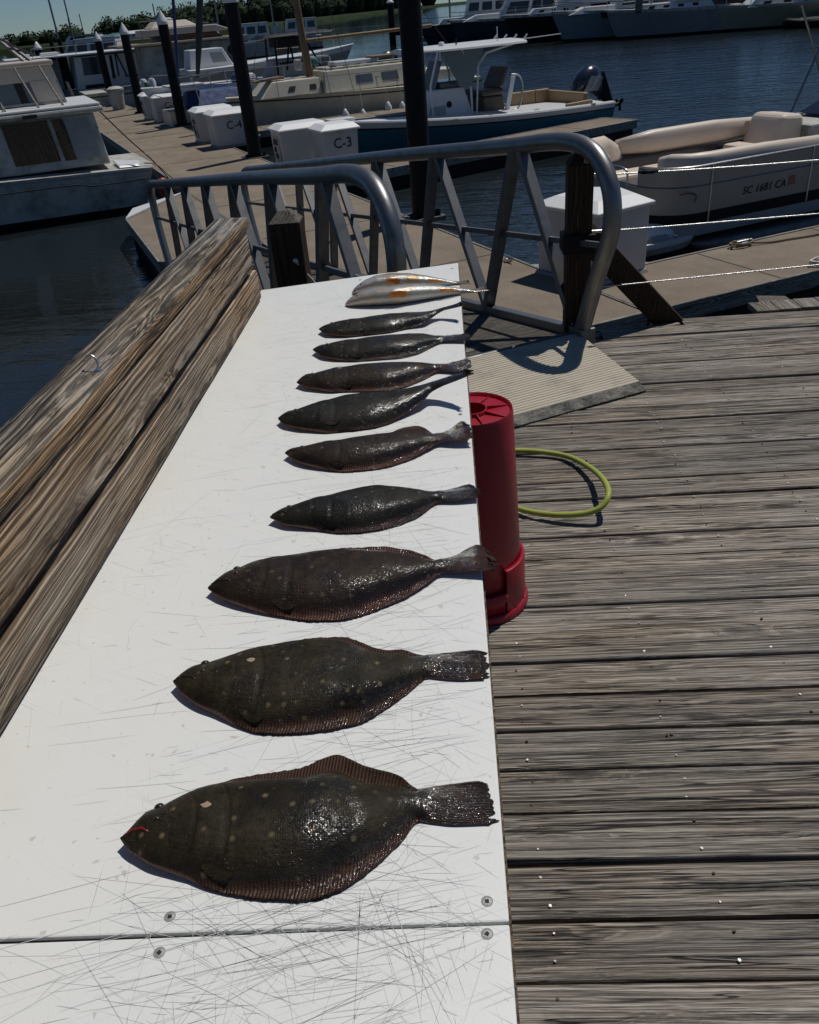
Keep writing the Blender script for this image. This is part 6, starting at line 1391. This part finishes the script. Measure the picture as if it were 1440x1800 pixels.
# distant cluster beyond the houseboat
CL = 'distant boats moored beyond the houseboat'
for k, (x, y, L, kind) in enumerate(((-33, 74, 8, 'low'), (-28.5, 84, 7, 'express'), (-24, 92, 8, 'low'), (-33, 104, 9, 'express'), (-41, 98, 8, 'low'), (-21, 106, 8, 'low'), (-49, 112, 9, 'express'))):
    t = far_boat(('leftmost', 'fourth from left', 'second from right', 'fifth from left', 'third from left', 'rightmost', 'second from left')[k] + ' of the small white boats in the distant cluster beyond the houseboat', x, x + L, y, 2.6, -.05, -.2, M['white_dirty'], kind, 'moored_boat', None, .1 * (k % 3))
    t['group'] = CL
    MB().tube([(L * .5, 1.2, 0), (L * .5, 1.2, 3.0 + .7 * (k % 3))], .05, 6).build('antenna_mast', M['stain'], t)
far_pier = struct('far_pier', (0, 0, 0)); MB().box(-52, -14, 96, 97.5, WATER_Z + .2, WATER_Z + .55).build('far_pier_deck', M['concrete'], far_pier)
# ------------------------------------------------------------------ far shore
def leaf_mass(m, c, rx, ry, rz, n, size, rr):
    for i in range(n):
        while True:
            p = Vector((rr.uniform(-1, 1), rr.uniform(-1, 1), rr.uniform(-1, 1)))
            if .25 < p.length < 1: break
        p = p.normalized() * (p.length ** .5)
        q = Vector((c[0] + p.x * rx, c[1] + p.y * ry, c[2] + p.z * rz)); s = size * rr.uniform(.6, 1.4)
        a = Vector((rr.gauss(0, 1), rr.gauss(0, 1), rr.gauss(0, 1))).normalized(); b = a.cross(Vector((rr.gauss(0, 1), rr.gauss(0, 1), rr.gauss(0, 1)))).normalized()
        m.add([q - a * s, q + b * s * .7, q + a * s, q - b * s * .6 + a * .1], [(0, 1, 2, 3)])
g = G('far_foliage'); v = g.obj(); n = g.noise(v, .12, 4, .7); n2 = g.noise(v, 1.4, 3, .6)
c = g.ramp(g.math('MULTIPLY_ADD', n2, .4, g.math('MULTIPLY', n, .6)), [(.3, (.010, .020, .009)), (.5, (.020, .038, .014)), (.7, (.036, .060, .022))])
M['foliage'] = g.out(col=c, rough=.8, spec=.2)
g = G('marsh_grass'); v = g.obj(); n = g.noise(g.vmath('MULTIPLY', v, (.05, .2, .5)), 1.0, 5, .7)
M['marsh'] = g.out(col=g.ramp(n, [(.3, (.012, .024, .008)), (.6, (.024, .038, .012)), (.8, (.035, .045, .018))]), rough=.9, spec=.1)
shore = [(-420, 250), (-230, 262), (-130, 275), (-62, 300), (-52, 352), (-42, 450), (-30, 640), (10, 950), (160, 1300), (700, 1500)]
gm = MB(); rr = random.Random(4)
SP = smooth_path([(x, y, 0) for x, y in shore], 14)
rows = []
for i, p in enumerate(SP):
    d = (SP[min(i + 1, len(SP) - 1)] - SP[max(i - 1, 0)]).normalized(); nrm = Vector((-d.y, d.x, 0))
    q = p + nrm * (noise.noise((i * .4, 0, 0)) * 4)
    rows.append([(q + nrm * o + Vector((0, 0, z))) for o, z in ((0, WATER_Z - .2), (1, WATER_Z + 1.0 + .3 * rr.random()), (14, WATER_Z + 1.5 + .3 * rr.random()), (60, WATER_Z + 1.4), (900, WATER_Z + 2))])
sh = gm.grid(rows).build('far_bank', M['marsh']); sh['kind'] = 'structure'
tm_ = MB()
for i, p in enumerate(SP):
    d = (SP[min(i + 1, len(SP) - 1)] - SP[max(i - 1, 0)]).normalized(); nrm = Vector((-d.y, d.x, 0)); dist = p.length
    if p.x < -330 or p.y > 1150: continue
    step = (SP[min(i + 1, len(SP) - 1)] - p).length
    k = max(1, int(step / (dist * .010)))
    for j in range(k):
        hgt = (interp(p.x, [-330, -200, -110, -75, -62, -56, -50, -40, -20, 20], [3.0, 3.2, 4.5, 4.2, 3.2, 5.5, 8.0, 13, 22, 34])) * rr.uniform(.75, 1.2)
        c = p + d * (step * (j + rr.random()) / k) + nrm * (dist * .05 + rr.uniform(4, 45)); w = dist * .011 * rr.uniform(.8, 1.4)
        tm_.ball((c.x, c.y, WATER_Z + 1.0 + hgt * .42), 1.0, 9, 6, (w * .86, w * .86, hgt * .47))
        leaf_mass(tm_, (c.x, c.y, WATER_Z + 1.3 + hgt * .5), w, w, hgt * .52, 260, dist * .00115, rr)
tr = tm_.build('treeline', M['foliage']); tr['kind'] = 'stuff'
# houses and trees on the left bank
ROOF = flat('pale_metal_roof', (.38, .40, .43), .5)
def house(name, label, x, y, w, d, z1, z2, wall, roof, gable_x=True):
    t = thing(name, label, 'building', (x, y, 0)); MB().box(x, x + w, y, y + d, -.2, z1).build('wall', wall, t)
    if gable_x: MB().add([(x - .6, y - .6, z1), (x + w + .6, y - .6, z1), (x + w + .6, y + d + .6, z1), (x - .6, y + d + .6, z1), (x + w * .1, y + d / 2, z2), (x + w * .9, y + d / 2, z2)], [(0, 1, 5, 4), (1, 2, 5), (2, 3, 4, 5), (3, 0, 4), (3, 2, 1, 0)]).build('roof', roof, t)
    else: MB().add([(x - .6, y - .6, z1), (x + w + .6, y - .6, z1), (x + w + .6, y + d + .6, z1), (x - .6, y + d + .6, z1), (x + w / 2, y - .6, z2), (x + w / 2, y + d + .6, z2)], [(0, 1, 4), (1, 2, 5, 4), (2, 3, 5), (3, 0, 4, 5), (3, 2, 1, 0)]).build('roof', roof, t)
    for i in range(3): MB().box(x + w * (.12 + .3 * i), x + w * (.26 + .3 * i), y - .05, y - .01, z1 * .35, z1 * .75).build('window', M['glass'], t)
house('waterfront_building', 'long low building with a teal roof on the far left bank', -96, 252, 12.5, 9, .5, 1.5, M['grey'], M['roofteal'])
house('boat_shed', 'small white roofed shed beside the teal roofed building on the far bank', -82.5, 250, 5.0, 5, 1.0, 1.7, M['white'], M['white'])
house('waterfront_house', 'gabled house with a pale metal roof on the far left bank', -81, 262, 9, 12, 1.4, 4.1, M['brown_vinyl'], ROOF, False)
def small_tree(x, y, h, w, label):
    t = thing('tree', label, 'tree', (x, y, 0)); MB().tube([(x, y, 0), (x + .2, y, h * .55)], [.25, .1], 8).build('trunk', M['post'], t)
    m = MB(); leaf_mass(m, (x, y, h * .72), w, w, h * .28, 220, .42, random.Random(int(h * 10))); m.build('crown', M['foliage'], t)
small_tree(-86.5, 248, 3.2, 1.9, 'round topped lone tree beside the white shed on the far bank')
small_tree(-93, 266, 2.4, 1.2, 'small tree peeping over the teal roof on the far bank')
def far_motorboat(x, y, L, label, tower):
    fr = Frame(x, y, .15); t = thing('motor_boat', label, 'boat', (0, 0, WATER_Z), fr)
    hull(t, 0, L, 0, L * .3, WATER_Z + 1.0, WATER_Z + 1.4, M['white'], .6)
    c, n, l, r = cabin(t, L * .2, L * .65, -L * .1, L * .1, WATER_Z + .9, WATER_Z + 2.0, .3, .6, .1, M['white'], M['white'], 'cabin'); wins(c, n, [(.1, .9)], .3, .8)
    if tower: MB().box(L * .3, L * .55, -L * .08, L * .08, WATER_Z + 2.06, WATER_Z + 2.9).build('flybridge', M['white'], t, bevel=.1)
far_motorboat(-62, 282, 6.5, 'tiny white motor boat with a flybridge under way by the far shore', True)
far_motorboat(-52.5, 300, 3.5, 'tiny open boat following the white motor boat by the far shore', False)
